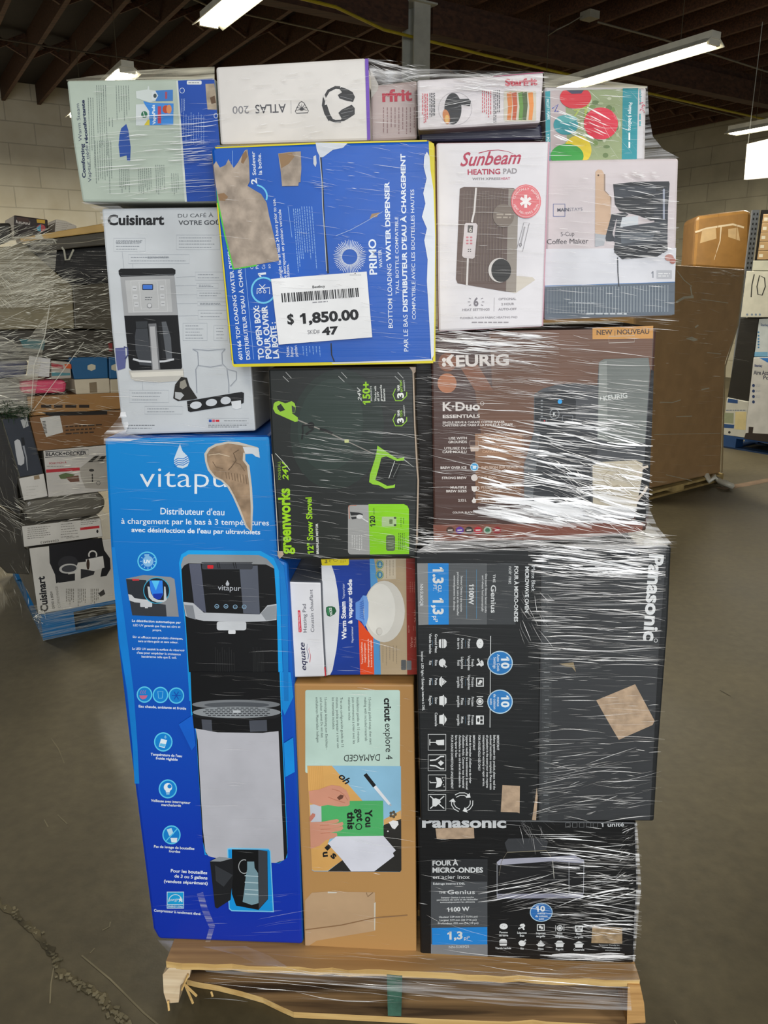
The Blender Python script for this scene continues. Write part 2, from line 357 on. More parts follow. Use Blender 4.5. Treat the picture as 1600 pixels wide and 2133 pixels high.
# floor crack, faded floor line, scuffs
fl = lambda x, y, z=.0: on_z(x, y, z)
r = random.Random(3); cp = [(-20, 1868), (30, 1905), (70, 1940), (110, 1985), (122, 2020), (150, 2040), (185, 2060), (215, 2078), (240, 2105), (262, 2135), (275, 2160)]
vs = []; fs = []; 
pts = []
for (x0, y0), (x1, y1) in zip(cp, cp[1:]):
    for k in range(6): t_ = k/6; pts.append((x0+(x1-x0)*t_+r.uniform(-3, 3), y0+(y1-y0)*t_+r.uniform(-3, 3)))
for i, (x, y) in enumerate(pts):
    w = r.uniform(3, 11); vs += [fl(x-w*.5, y+w, .0012), fl(x+r.uniform(-2, 2), y, .0015), fl(x+w*.5, y-w, .0012)]
for i in range(len(pts)-1): fs += [(3*i, 3*i+1, 3*i+4, 3*i+3), (3*i+1, 3*i+2, 3*i+5, 3*i+4)]
ck = mesh_obj('floor_crack', vs, fs, mat('#564f3c', .9, 0, var=.7), loc=None); tag(ck, kind='structure')
rub = MB()
for i in range(110):
    x, y = pts[r.randrange(len(pts))]; c_ = fl(x+r.gauss(0, 6), y+r.gauss(0, 6), .002); s_ = r.uniform(.002, .007)
    rub.box(c_, s_*1.6, s_, s_*.6, Vector((math.cos(i), math.sin(i), 0)), Vector((-math.sin(i), math.cos(i), 0)))
tag(rub.build('crack_rubble', mat('#6c6550', .9, 0, var=.6)), 'crumbled concrete chips along the crack in the floor', 'rubble', kind='stuff')
def strip(name, pts, w, hexc, z=.0008, kind='structure'):
    vs = []; 
    for i, (x, y) in enumerate(pts):
        a = fl(*pts[max(i-1, 0)]); b = fl(*pts[min(i+1, len(pts)-1)]); d = (b-a).normalized(); n = Vector((-d.y, d.x, 0))*w/2; c_ = fl(x, y, z); vs += [c_-n, c_+n]
    return tag(mesh_obj(name, vs, [(2*i, 2*i+1, 2*i+3, 2*i+2) for i in range(len(pts)-1)], mat(hexc, .7, 0, var=.25)), kind=kind)
strip('floor_line', [(1500, 1018), (1560, 1008), (1620, 996)], .09, '#75604d')
for i, q in enumerate([[(106, 1537), (122, 1560), (134, 1590)], [(120, 1697), (140, 1716)], [(92, 1707), (100, 1722)], [(213, 1938), (228, 1930), (230, 1920)], [(188, 1985), (197, 1975)], [(112, 2015), (106, 2050), (104, 2090)], [(170, 1990), (230, 2040), (300, 2110), (330, 2135)], [(1500, 1438), (1522, 1450)], [(1405, 2125), (1410, 2133)]]):
    strip('floor_scuff', q, .003 if i != 6 else .004, '#6f6853' if i != 7 else '#2b281f')
# ---------------------------------------------------------------- the wrapped skid: bottom row
S = Plane((0, 1.349, 0), 93.7)
W = '#dcdde2'
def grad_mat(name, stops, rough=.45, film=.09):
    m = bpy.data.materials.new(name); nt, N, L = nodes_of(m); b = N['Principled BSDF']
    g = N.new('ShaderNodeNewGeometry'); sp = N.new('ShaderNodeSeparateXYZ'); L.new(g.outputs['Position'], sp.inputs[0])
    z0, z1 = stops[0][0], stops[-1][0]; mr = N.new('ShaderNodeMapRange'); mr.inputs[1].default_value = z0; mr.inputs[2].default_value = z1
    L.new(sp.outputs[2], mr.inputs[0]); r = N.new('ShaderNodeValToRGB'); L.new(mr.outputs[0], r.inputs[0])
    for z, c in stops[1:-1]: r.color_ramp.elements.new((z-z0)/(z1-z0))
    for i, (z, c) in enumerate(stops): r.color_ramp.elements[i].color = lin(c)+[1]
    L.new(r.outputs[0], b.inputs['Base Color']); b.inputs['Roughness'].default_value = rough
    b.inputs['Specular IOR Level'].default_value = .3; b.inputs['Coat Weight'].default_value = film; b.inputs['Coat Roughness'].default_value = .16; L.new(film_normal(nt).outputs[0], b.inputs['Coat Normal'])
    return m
# --- tall blue water dispenser carton
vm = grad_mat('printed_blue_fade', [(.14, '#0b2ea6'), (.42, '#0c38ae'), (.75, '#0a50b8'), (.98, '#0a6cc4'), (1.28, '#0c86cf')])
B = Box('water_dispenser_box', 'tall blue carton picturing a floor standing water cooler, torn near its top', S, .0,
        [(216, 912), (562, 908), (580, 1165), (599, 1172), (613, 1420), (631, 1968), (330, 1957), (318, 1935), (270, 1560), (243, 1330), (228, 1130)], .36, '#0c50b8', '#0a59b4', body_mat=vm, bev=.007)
B.crop(190, 880, .27198).part('product_picture', 'printed picture of a black and steel water dispenser')
B.P('#139be4', [(672, 1075), (690, 1010), (745, 978), (1300, 985), (1400, 1040), (1440, 1120), (1475, 2133), (752, 2133), (722, 1600)])
B.P('#111215', [(690, 1105), (735, 1062), (1350, 1072), (1402, 1115), (1420, 1390), (1440, 2133), (762, 2133), (722, 1500), (705, 1380)])
B.P('#8d9093', [(688, 1090), (705, 1035), (745, 1010), (1285, 1016), (1345, 1045), (1395, 1098), (1402, 1120), (1340, 1088), (745, 1078), (712, 1095), (692, 1125)])
B.P('#55596a', [(750, 1082), (838, 1082), (880, 1455), (792, 1425)]); B.P('#565b68', [(1135, 1100), (1275, 1095), (1292, 1470), (1165, 1462)])
B.P('#b9bcc2', [(706, 1375), (780, 1382), (862, 1456), (1290, 1470), (1350, 1400), (1420, 1390), (1420, 1512), (1345, 1522), (1180, 1527), (860, 1520), (735, 1490), (722, 1480)])
B.P('#84888f', [(712, 1395), (780, 1402), (800, 1510), (735, 1490)]); B.P('#8c9096', [(1300, 1462), (1350, 1410), (1418, 1400), (1418, 1505), (1340, 1518)])
B.RR('#c5c8cd', 962, 1524, 1188, 1592, 18); B.RR('#d8dade', 1050, 1590, 1106, 1620, 8)
B.R('#2e3036', 845, 1070, 1235, 1076); B.RR('#3a3d44', 848, 1078, 1238, 1125, 16); B.RR('#c8232c', 890, 1092, 936, 1119, 6)
for x in (968, 982, 1092, 1108): B.L('#111215', [(x-5, 1072), (x+5, 1118)], 5)
for x, y in ((962, 1408), (1032, 1408), (1103, 1412), (1172, 1412)): B.ring('#86a9c4', x, y, 15, 14, 5); B.L('#86a9c4', [(x-6, y+2), (x+7, y+2)], 5)
B.T('#b8bcc4', 'vitapur', (970, 1284), (1145, 1290), 42); B.P('#b8bcc4', [(1043, 1207), (1030, 1235), (1034, 1250), (1053, 1250), (1058, 1235)])
for x0, x1 in ((950, 1110), (1240, 1330)):
    for k in range(9): B.L('#2b2c2d', [(x0+(x1-x0)*k/9, 1720+20*(k % 3)), (x0+(x1-x0)*k/9+8, 2090)], 3)
B.crop(220, 1400, .27184)
B.P('#139be4', [(640, 0), (1345, 0), (1352, 300), (1395, 1340), (1392, 1420), (1330, 1465), (760, 1400), (745, 1300), (690, 450), (655, 330)])
B.P('#0f1013', [(650, 0), (1333, 0), (1345, 330), (1393, 1385), (1380, 1430), (1330, 1460), (900, 1440), (770, 1395), (745, 1300), (692, 440), (662, 300)])
B.E('#777b80', 1000, 248, 338, 36); B.E('#50545a', 1005, 252, 250, 22)
B.E('#1b1c1f', 1005, 335, 345, 55); B.E('#8b9095', 1005, 308, 338, 44)
for k in range(5):
    for j in range(14):
        x = 760+36*j+(k % 2)*18; y = 276+k*14
        if (x-1005)**2/300**2+(y-308)**2/38**2 < 1: B.RR('#3c3f44', x-13, y-3, x+13, y+3, 2.5)
B.RR('#b8bdc2', 975, 292, 1035, 312, 5)
B.P('#0f1013', [(664, 330), (700, 352), (1000, 366), (1300, 358), (1345, 335), (1343, 450), (1200, 466), (850, 462), (675, 430)])
B.P('#4a4e58', [(735, 362), (812, 366), (818, 455), (742, 440)]); B.P('#4a4e58', [(1100, 372), (1235, 366), (1238, 452), (1108, 458)])
stl = mat('#b9b9c1', .38, .3)
B.P(stl, [(690, 432), (860, 462), (1200, 466), (1325, 452), (1368, 1440), (1300, 1462), (900, 1440), (790, 1410), (765, 1375), (745, 1200), (706, 520)])
B.P('#16171a', [(1325, 452), (1344, 452), (1390, 1385), (1368, 1440)])
B.P('#7dc8ee', [(932, 1352), (955, 1345), (1248, 1352), (1265, 1370), (1290, 1840), (965, 1832), (945, 1815), (940, 1740)])
B.P('#1092dc', [(940, 1358), (1248, 1360), (1258, 1372), (1282, 1832), (968, 1824), (950, 1808)])
B.P('#0e1013', [(968, 1358), (1170, 1362), (1240, 1372), (1245, 1740), (1172, 1822), (1000, 1790), (968, 1700)]); B.P('#3c4046', [(1170, 1362), (1238, 1372), (1243, 1738), (1174, 1815)])
B.P('#7898a4', [(1085, 1452), (1138, 1452), (1142, 1500), (1168, 1540), (1172, 1700), (1172, 1770), (1120, 1785), (1050, 1760), (1062, 1680), (1075, 1560), (1085, 1510)])
for y in (1560, 1610, 1665, 1700): B.L('#b4cbd2', [(1066, y), (1170, y+6)], 7)
B.ring('#a9aeb0', 1062, 1490, 42, 52, 6, 60, 290); B.P('#1b1d21', [(800, 1452), (975, 1428), (978, 1560), (958, 1745), (855, 1812), (838, 1800)]); B.P('#8d9297', [(800, 1450), (870, 1416), (970, 1428), (880, 1452)]); B.P('#33363b', [(838, 1480), (975, 1555), (905, 1645), (845, 1600)])
B.part('printed_panel')
B.P('#128bdd', [(1350, 0), (1418, 0), (1440, 190), (1372, 330), (1352, 280)]); B.P('#128bdd', [(1366, 545), (1438, 500), (1450, 765), (1376, 805)])
B.P('#1060cc', [(560, 400), (665, 330), (690, 560), (660, 600)])
B.crop(190, 880, .27198).P('#1078c6', [(1375, 985), (1475, 1100), (1505, 1350), (1512, 2133), (1478, 2133), (1445, 1150)])
B.crop(220, 1140, .14065).P('#0c7cd0', [(95, 0), (140, 0), (260, 900), (350, 1600), (415, 2133), (470, 2900), (500, 3500), (430, 3500), (395, 2900), (320, 2133), (200, 1400), (130, 650)])  # lighter strip paints the glossy highlight on the rounded left edge
B.part('brand_lettering', 'thin white brand lettering with striped water drop').crop(190, 880, .27198)
B.T('#dfe6ee', 'vitapur', (372, 495), (1168, 497), 158, -.012); B.P('#c9d8e6', [(680, 165), (655, 225), (634, 280), (636, 315), (660, 342), (700, 352), (738, 335), (752, 300), (742, 262), (700, 220)])
for k in range(4): B.L('#0a72c6', [(636, 318+k*16-26), (665, 300+k*16-26), (705, 305+k*16-26), (748, 280+k*16-26)], 6)
B.part('printed_text', 'white French product text')
w_ = '#e3ebf4'
B.T(w_, "Distributeur d'eau", (530, 703), (1020, 711), 50, .012); B.T(w_, 'à chargement par le bas à 3 températures', (230, 774), (1362, 788), 42, .012); B.T(w_, "avec désinfection de l'eau par ultraviolets", (308, 838), (1295, 857), 35, .03)
B.part('printed_icons').crop(220, 1140, .14065)
cy = '#5cc9ef'
B.E(cy, 615, 205, 145, 143); B.E('#0c6fc6', 615, 205, 126, 124); B.E('#7fb6e2', 628, 208, 80, 80); B.R('#7fb6e2', 575, 100, 645, 135)
for k in range(12):
    a = k*math.pi/6
    if k not in (8, 9, 10): B.L('#a7dcf5', [(628+90*math.cos(a), 208+90*math.sin(a)), (628+116*math.cos(a), 208+116*math.sin(a))], 8)
B.T('#f0f6fb', 'UV', (568, 234), (668, 236), 50, .03)
B.part('inset_picture', 'small printed close-up of the dispenser head with a round blue lens')
B.P('#8a8c90', [(300, 465), (560, 410), (960, 440), (1020, 470), (1085, 1030), (395, 1008)]); B.P('#2b2f36', [(302, 470), (600, 485), (650, 830), (345, 770)]); B.P('#34373d', [(355, 780), (890, 850), (905, 1026), (395, 1008)])
B.P('#c6c8cc', [(335, 695), (385, 705), (430, 755), (690, 785), (690, 835), (430, 815), (350, 785)]); B.RR('#c3c6cb', 512, 815, 690, 885, 14); B.R('#ccced2', 583, 885, 627, 902); B.P('#c9353c', [(390, 468), (495, 470), (497, 492), (400, 496)])
B.E('#3aa4c9', 755, 640, 198, 196); B.E('#1b1f29', 755, 640, 186, 184)
B.P('#2b7fe8', [(650, 492), (842, 492), (852, 690), (815, 765), (760, 775), (705, 735), (665, 640)]); B.P('#55c0f4', [(680, 492), (800, 492), (745, 640)]); B.P('#1436a8', [(700, 690), (850, 680), (815, 765), (760, 775), (705, 735)])
B.P('#c4cace', [(620, 580), (652, 585), (672, 680), (715, 750), (780, 782), (862, 785), (868, 580), (886, 585), (906, 780), (860, 812), (760, 815), (690, 790), (640, 740)])
B.part('printed_text')
for s_, a, b, h, bo in (('La désinfection automatique par', (390, 1102), (1115, 1130), 34, .03), ("LED UV garantit que l'eau est sûre et", (408, 1168), (1107, 1194), 32, .02), ('propre.', (697, 1238), (830, 1243), 30, .02), ('Sûr et efficace sans produits chimiques,', (400, 1342), (1145, 1368), 32, .02), ('sans arrière-goût et sans odeur.', (482, 1402), (1075, 1424), 32, .02),
  ('La LED UV assainit la surface du réservoir', (393, 1514), (1172, 1542), 32, .02), ("d'eau pour empêcher la croissance", (462, 1574), (1112, 1600), 32, .02), ('bactérienne telle que E. coli.', (532, 1632), (1052, 1650), 32, .02)): B.T(w_, s_, a, b, h, bo)
B.crop(220, 1400, .27184)
for s_, a, b, h in (('Eau chaude, ambiante et froide', (253, 270), (617, 288), 19), ("Température de l'eau", (345, 638), (585, 652), 19), ('froide réglable', (384, 668), (552, 679), 19), ('Veilleuse avec interrupteur', (347, 992), (650, 1010), 19), ('marche/arrêt', (427, 1024), (578, 1033), 19), ('Pas de levage de bouteilles', (370, 1344), (680, 1362), 19), ('lourdes', (486, 1380), (571, 1385), 19),
  ('Pour les bouteilles', (499, 1533), (778, 1549), 24), ('de 3 ou 5 gallons', (527, 1573), (780, 1589), 24), ('(vendues séparément)', (447, 1612), (782, 1630), 23), ('Compresseur à rendement élevé', (370, 1834), (727, 1862), 19)): B.T(w_, s_, a, b, h, .03)
B.part('printed_icons')
for x, y, r_ in ((298, 172, 60), (420, 175, 60), (542, 180, 60), (442, 535, 71), (477, 895, 70), (505, 1247, 70)): B.E(cy, x, y, r_, r_+3); B.E('#0d7fd0', x, y, r_-9, r_-7)
B.ring('#b06a9c', 290, 180, 22, 22, 6, 0, 180); B.P('#c5688c', [(258, 178), (322, 178), (310, 200), (285, 210), (265, 198)]); 
for k in range(3): B.L('#b06a9c', [(272+16*k, 168), (268+16*k, 152), (276+16*k, 140)], 4)
B.L('#86cdf0', [(400, 148), (406, 200), (434, 200), (440, 148), (400, 148)], 4)
for k in range(3): a = k*math.pi/3; B.L('#0b4fb2', [(542-34*math.cos(a), 180-34*math.sin(a)), (542+34*math.cos(a), 180+34*math.sin(a))], 7)
B.P('#dfeaf2', [(425, 510), (472, 522), (452, 582), (408, 570)]); B.P('#5cb8e6', [(420, 545), (462, 552), (450, 575), (412, 565)]); B.P('#6fb0dd', [(458, 480), (448, 500), (458, 512), (468, 500)])
B.E('#dfeaf2', 478, 882, 32, 32); B.R('#dfeaf2', 462, 905, 492, 922); B.E('#0d7fd0', 490, 876, 16, 16); B.R('#8fc6e6', 465, 925, 490, 938)
B.P('#b7d8ec', [(468, 1205), (505, 1195), (522, 1240), (488, 1255)]); B.P('#dfeaf2', [(497, 1270), (550, 1270), (545, 1305), (505, 1305)]); B.L(cy, [(462, 1295), (550, 1200)], 8)
B.part('efficiency_badge', 'square azure badge with a star swoosh')
B.R('#cfe4f2', 469, 1683, 600, 1812); B.R('#15a0dc', 474, 1688, 596, 1778); B.R('#1d86c8', 474, 1784, 596, 1806); B.T('#dfeaf2', 'ENERGY STAR', (480, 1802), (592, 1804), 13, .02)
B.ring('#dfeaf2', 535, 1760, 52, 55, 5, 180, 360); B.T('#dfeaf2', 'energy', (484, 1757), (560, 1750), 22, sh=.6)
B.P('#dfeaf2', [(572, 1722), (578, 1738), (592, 1738), (581, 1748), (586, 1764), (573, 1754), (560, 1764), (565, 1748), (554, 1738), (568, 1738)])
B.part('torn_patch', 'bare brown cardboard where the print is torn away').crop(190, 880, .27198)
B.P('#c4bdb2', [(866, 240), (895, 195), (950, 165), (1050, 145), (1130, 150), (1275, 190), (1290, 235), (1180, 242), (1180, 290), (1212, 330), (1232, 500), (1240, 650), (1232, 840), (1185, 805), (1123, 655), (1083, 565), (1043, 495), (993, 446), (940, 425), (893, 365), (873, 300)])
kr = mat('#9f866d', .8, .1, var=.35, vs=40)
B.P(kr, [(885, 245), (912, 205), (960, 180), (1050, 160), (1120, 170), (1262, 198), (1268, 222), (1165, 232), (1160, 290), (1192, 332), (1214, 500), (1222, 650), (1222, 828), (1192, 790), (1138, 650), (1096, 560), (1058, 490), (1008, 440), (950, 412), (908, 358), (888, 300)])
B.L('#5e4b3a', [(1130, 210), (1090, 235), (1110, 290), (1075, 340), (1050, 365)], 7); B.L('#6f5a47', [(930, 300), (955, 340), (1010, 355)], 6); B.L('#6f5a47', [(1085, 300), (1140, 320), (1175, 370)], 5); B.L('#c9b59c', [(900, 250), (980, 240), (1060, 260)], 6)
for k in range(8): B.L('#77614c', [(1030+22*k, 380+3*k), (1038+22*k, 430+6*k)], 6)
B.P('#cfd3d8', [(1160, 185), (1282, 195), (1292, 270), (1262, 262), (1235, 240), (1180, 238)])
B.done()
# --- coffee maker carton, white
B = Box('coffee_maker_box', 'light grey carton picturing a steel drip coffee maker, standing on the tall blue carton', S, -.02,
        [(211, 434), (500, 430), (533, 898), (262, 906), (252, 880), (232, 690)], .3, '#c3c7cb', '#9a9a98')
B.crop(190, 420, .23447).part('brand_lettering', 'bold black brand lettering')
B.T('#17181c', 'Cuisinart', (146, 206), (648, 203), 88, .045)
B.part('printed_text'); B.T('#4a4d52', 'DU CAFÉ À', (770, 141), (1085, 136), 32); B.T('#4a4d52', 'VOTRE GOÛT', (775, 206), (1190, 203), 38, .03)
g_ = '#9a9fa6'
for x0, y0, x1, y1 in ((200, 325, 480, 442), (330, 470, 872, 550), (757, 297, 1140, 428), (925, 625, 1180, 698), (935, 725, 1130, 768), (940, 792, 1200, 855), (945, 890, 1200, 925), (950, 965, 1200, 1045), (815, 1080, 1030, 1235), (1090, 1100, 1210, 1235), (340, 1675, 690, 1785), (475, 1818, 810, 1888)):
    B.box_outline(g_, x0, y0, x1, y1, 2.5); B.G('#83888f', x0+22, y0+10, x1-22, y1-8, max(2, int((y1-y0)/28)), w=5, seed=x0)
B.T('#70757c', 'INDICATEUR DE DÉTARTRAGE', (220, 370), (445, 365), 17); B.T('#70757c', "SÉLECTION D'INFUSION", (500, 506), (690, 502), 17)
for q in ([(275, 445), (315, 845), (365, 845)], [(368, 552), (380, 740)], [(755, 672), (925, 665)], [(650, 750), (935, 745)], [(650, 830), (940, 826)], [(650, 908), (945, 904)], [(770, 1016), (950, 1012)], [(395, 910), (460, 1675)]): B.L(g_, q, 2.5)
B.part('product_picture', 'printed picture of a black and steel coffee maker with glass carafe')
B.P('#141518', [(243, 612), (262, 596), (720, 590), (748, 605), (748, 640), (728, 662), (262, 670), (245, 645)]); B.L('#6d7075', [(262, 655), (430, 660), (600, 652), (738, 645)], 4)
B.P('#9fa0a2', [(258, 668), (738, 655), (770, 1008), (293, 1014)]); B.P('#b6b7b8', [(300, 700), (700, 688), (722, 980), (330, 988)])
B.L('#c9c9ca', [(350, 705), (660, 695), (680, 975), (378, 980), (350, 705)], 6); B.L('#cfcfd0', [(425, 715), (585, 712), (602, 950), (445, 955), (425, 715)], 5)
B.RR('#26304a', 453, 733, 550, 785, 8); B.RR('#3f74d0', 460, 740, 543, 778, 6)
for x, y in ((385, 770), (392, 845), (402, 912), (630, 765), (632, 840), (637, 905)): B.RR('#c7c8ca', x-20, y-22, x+20, y+22, 6); B.L('#5a5d62', [(x-13, y), (x+13, y)], 4)
B.E('#8b8c8f', 518, 925, 24, 24); B.E('#c9cacc', 518, 922, 17, 17); B.G('#5a5d62', 478, 840, 545, 880, 2, w=5)
B.P('#111215', [(293, 1014), (770, 1008), (808, 1470), (800, 1486), (360, 1500), (338, 1480)]); B.P('#33363a', [(395, 1065), (500, 1062), (500, 1120), (400, 1125)]); 
B.P('#3c3f44', [(398, 1130), (500, 1125), (540, 1460), (430, 1450), (395, 1320), (388, 1200)]); B.P('#55585d', [(600, 1070), (665, 1065), (708, 1210), (720, 1400), (700, 1420), (640, 1430)]); B.P('#1b1c1f', [(598, 1070), (625, 1068), (672, 1430), (640, 1440)])
B.L('#c2c4c8', [(372, 1398), (430, 1415), (540, 1425), (650, 1418), (735, 1400)], 18); B.P('#6e6f72', [(508, 1085), (578, 1082), (614, 1495), (540, 1500)]); B.P('#a9a9ab', [(520, 1110), (566, 1108), (600, 1490), (548, 1493)])
B.P('#bab7b0', [(333, 1500), (360, 1502), (800, 1488), (816, 1480), (824, 1560), (800, 1592), (600, 1606), (390, 1594), (352, 1570)]); B.P('#d6d2c8', [(350, 1520), (815, 1502), (820, 1545), (365, 1560)])
B.P('#575c8c', [(213, 1302), (300, 1296), (308, 1400), (302, 1480), (236, 1500), (225, 1440)]); B.L('#40456e', [(290, 1290), (322, 1300), (326, 1360), (300, 1400)], 12)
B.P('#24221f', [(745, 1625), (800, 1556), (850, 1565), (872, 1640), (945, 1748), (905, 1758), (770, 1772), (728, 1748)]); B.P('#8f8b80', [(790, 1600), (835, 1580), (852, 1640), (812, 1668), (785, 1650)]); B.P('#aeb0b2', [(745, 1690), (800, 1695), (825, 1720), (790, 1762), (745, 1745)])
B.P('#17181b', [(850, 1772), (1335, 1690), (1357, 1700), (1355, 1785), (1340, 1795), (880, 1870), (860, 1860)])
for x, y, a, b in ((930, 1808, 52, 32), (1068, 1785, 50, 32), (1195, 1767, 46, 34)): B.E('#c9cdd3', x, y, a, b, -8)
B.P('#d4d7db', [(1243, 1775), (1330, 1765), (1335, 1832), (1290, 1845), (1255, 1835)])
for q in ([(900, 1310), (945, 1335), (952, 1450), (928, 1490), (938, 1700)], [(1190, 1308), (1160, 1345), (1165, 1440), (1205, 1480), (1222, 1620), (1222, 1700)], [(900, 1310), (1040, 1322), (1190, 1308)], [(1215, 1490), (1290, 1510), (1290, 1580), (1235, 1640)], [(950, 1455), (1060, 1470), (1165, 1450)]): B.L('#8f95a0', q, 5)
B.part('printed_text'); B.box_outline('#a5a9ae', 1030, 1925, 1400, 1968, 3); B.R('#2b4fa0', 1045, 1936, 1070, 1958); B.R('#c9566e', 1076, 1936, 1099, 1958); B.R('#c81f2a', 1106, 1938, 1138, 1956)
B.G('#6d7176', 1180, 1936, 1395, 1958, 1, w=6); B.G('#6d7176', 1040, 1978, 1400, 2010, 2, w=6); B.G('#6d7176', 315, 1975, 575, 2025, 2, w=6)
B.done()
# --- pale green steam vaporiser carton, top
B = Box('steam_vaporizer_box', 'pale green and blue carton lying on its side on top of the coffee maker carton', S, .0,
        [(138, 167), (447, 162), (459, 421), (171, 421), (152, 300)], .26, '#adb9ad', '#b4bbb2')
B.crop(130, 140, .21875).part('blue_panel', 'blue printed end panel with white lines of print')
B.P('#c5ccc6', [(1084, 128), (1100, 128), (1186, 1280), (1165, 1280)]); B.P('#1546a0', [(1100, 128), (1446, 108), (1500, 740), (1500, 1275), (1186, 1280)])
B.ring('#c3cfe0', 1140, 222, 22, 24, 5); B.G('#9eb2d6', 1128, 300, 1170, 450, 3, True, 4, 3); 
for k in range(9): B.G('#7f9ad0', 1150+24*k, 430+20*(k % 3), 1158+24*k, 760, 1, True, 5, k)
B.RR('#cfd3d6', 1185, 128, 1326, 165, 10); B.G('#70757c', 1200, 140, 1312, 156, 1, w=6)
B.part('torn_patch', 'small torn spot of bare board').P(mat('#a89a88', .8, .1, var=.35, vs=40), [(1362, 160), (1445, 155), (1462, 250), (1470, 405), (1382, 402), (1372, 300)]); B.P('#5b4432', [(1405, 290), (1450, 270), (1462, 340), (1420, 350)]); B.ring('#b8c0cc', 1462, 462, 18, 22, 6)
B.part('printed_text'); nv = '#27304d'
B.T(nv, 'Comforting', (222, 1052), (203, 728), 32, .045); B.T('#555c6c', 'Warm Steam', (187, 702), (158, 345), 32); B.T('#555c6c', 'Vapeur tiède', (278, 1090), (242, 740), 32); B.T(nv, 'réconfortante', (243, 722), (208, 310), 30, .045)
k_ = '#6f7a76'
for x0, y0, x1, y1, n, sd in ((235, 290, 300, 1000, 3, 1), (315, 170, 420, 860, 5, 2), (430, 480, 490, 570, 2, 3), (500, 175, 640, 530, 6, 4), (300, 700, 470, 1220, 8, 5), (535, 960, 640, 1220, 6, 6), (715, 960, 850, 1220, 7, 7), (880, 930, 975, 1220, 5, 8), (1030, 1010, 1110, 1220, 4, 9)): B.G(k_, x0, y0, x1, y1, n, True, 5, sd, .03)
B.P('#2c4f9c', [(560, 582), (608, 540), (628, 600), (650, 760), (645, 895), (615, 885), (612, 840), (548, 855), (535, 740), (545, 640)])
B.part('product_picture', 'printed pictures of a bottle and a blue refill pack')
B.P('#c8d0ce', [(700, 228), (810, 212), (815, 180), (825, 182), (828, 215), (900, 225), (905, 318), (830, 335), (705, 295)]); B.P('#3c78c0', [(888, 222), (1052, 215), (1052, 320), (888, 324)]); B.P('#cfd6da', [(850, 235), (885, 225), (912, 270), (885, 318), (850, 310)]); B.E('#3d4c52', 882, 272, 16, 20); B.R('#a04b64', 978, 235, 998, 300)
B.P('#c8cfd0', [(700, 355), (775, 350), (830, 400), (830, 550), (700, 555)]); B.P('#3a84d2', [(770, 322), (845, 342), (1058, 345), (1055, 548), (825, 552), (828, 420), (785, 355)]); B.T('#dfe6ee', 'VapoPads', (888, 545), (878, 358), 28, .04)
B.R('#b8405a', 908, 372, 940, 535); B.E('#b8472e', 985, 400, 32, 38); B.E('#d28a5a', 1015, 400, 25, 42); B.E('#2d6b4c', 780, 450, 30, 32); B.L('#d8dde0', [(770, 425), (785, 475)], 6); B.P('#cdbb3c', [(778, 552), (815, 498), (832, 500), (830, 552)])
B.done()
# --- headphones carton, upside down
B = Box('headphones_box', 'long white carton printed with black headphones, upside down, on the top layer', S, .0,
        [(449, 139), (762, 120), (772, 293), (459, 302)], .24, '#d2cecb', '#b9b5b3')
B.crop(440, 110, .2875).part('edge_stripe', 'purple stripe').P('#6840ad', [(1114, 42), (1139, 42), (1153, 628), (1130, 632)])
B.part('brand_lettering'); B.T('#4a4a50', 'ATLAS', (540, 370), (318, 378), 62, .01); B.T('#7a7a80', '200', (272, 384), (154, 388), 55); B.L('#8a8a8e', [(578, 345), (580, 440)], 2.5)
B.L('#3c3c40', [(655, 352), (672, 362), (704, 420), (700, 434), (618, 438), (609, 425), (640, 362), (655, 352)], 5)
for a in (-160, -120, -90, -60, -20, 20, 160): B.L('#3c3c40', [(656, 405), (656+42*math.cos(math.radians(a)), 405+36*math.sin(math.radians(a)))], 6, 2)
B.E('#3c3c40', 656, 408, 14, 10); B.part('product_picture', 'printed black over-ear headphones'); hp = '#2f2f32'
B.L(hp, [(935, 252), (900, 250), (850, 275), (818, 330), (812, 380), (830, 440), (860, 480), (900, 497), (940, 495)], 20)
B.L(hp, [(822, 380), (845, 450), (865, 485)], 34); B.L('#c9c6c4', [(815, 305), (830, 345)], 14)
B.P(hp, [(918, 305), (948, 285), (930, 262), (942, 248), (985, 262), (1025, 285), (1042, 320), (1028, 355), (985, 348), (930, 330)]); B.P(hp, [(922, 435), (945, 412), (1018, 376), (1040, 400), (1040, 445), (1000, 472), (965, 492), (930, 498), (945, 476)])
B.L('#77777a', [(935, 315), (1020, 338)], 4); B.L('#77777a', [(940, 440), (1030, 420)], 4)
B.done()
# --- two kitchenware cartons
B = Box('kitchenware_box', 'dim pinkish carton with cropped red lettering, set back beside the headphones carton', S, -.05,
        [(772, 178), (869, 167), (869, 290), (772, 295)], .2, '#b3a2a0', '#a39a96')
B.crop(440, 110, .2875).part('brand_lettering', 'cropped red lettering').T('#b02a40', 'rfrit', (1240, 352), (1456, 345), 82, .05)
B.part('printed_text').G('#8b6f70', 1235, 395, 1485, 600, 9, True, 7, 4); B.part('loose_flap').P('#b9b4ae', [(1155, 115), (1212, 232), (1210, 262), (1160, 330)]); B.done()
B = Box('frying_pan_box', 'white carton with red lettering and a small black frying pan picture, top layer', S, .0,
        [(868, 166), (1133, 150), (1126, 257), (870, 272)], .22, '#cfc9cc', '#8f8a8e')
B.crop(860, 130, .35625).part('edge_stripe', 'thin magenta top edge').L('#9c3a62', [(470, 82), (762, 58)], 5)
B.part('brand_lettering', 'red brand lettering').T('#c02440', 'Starfrit', (540, 137), (728, 130), 38, .06)
B.part('printed_text')
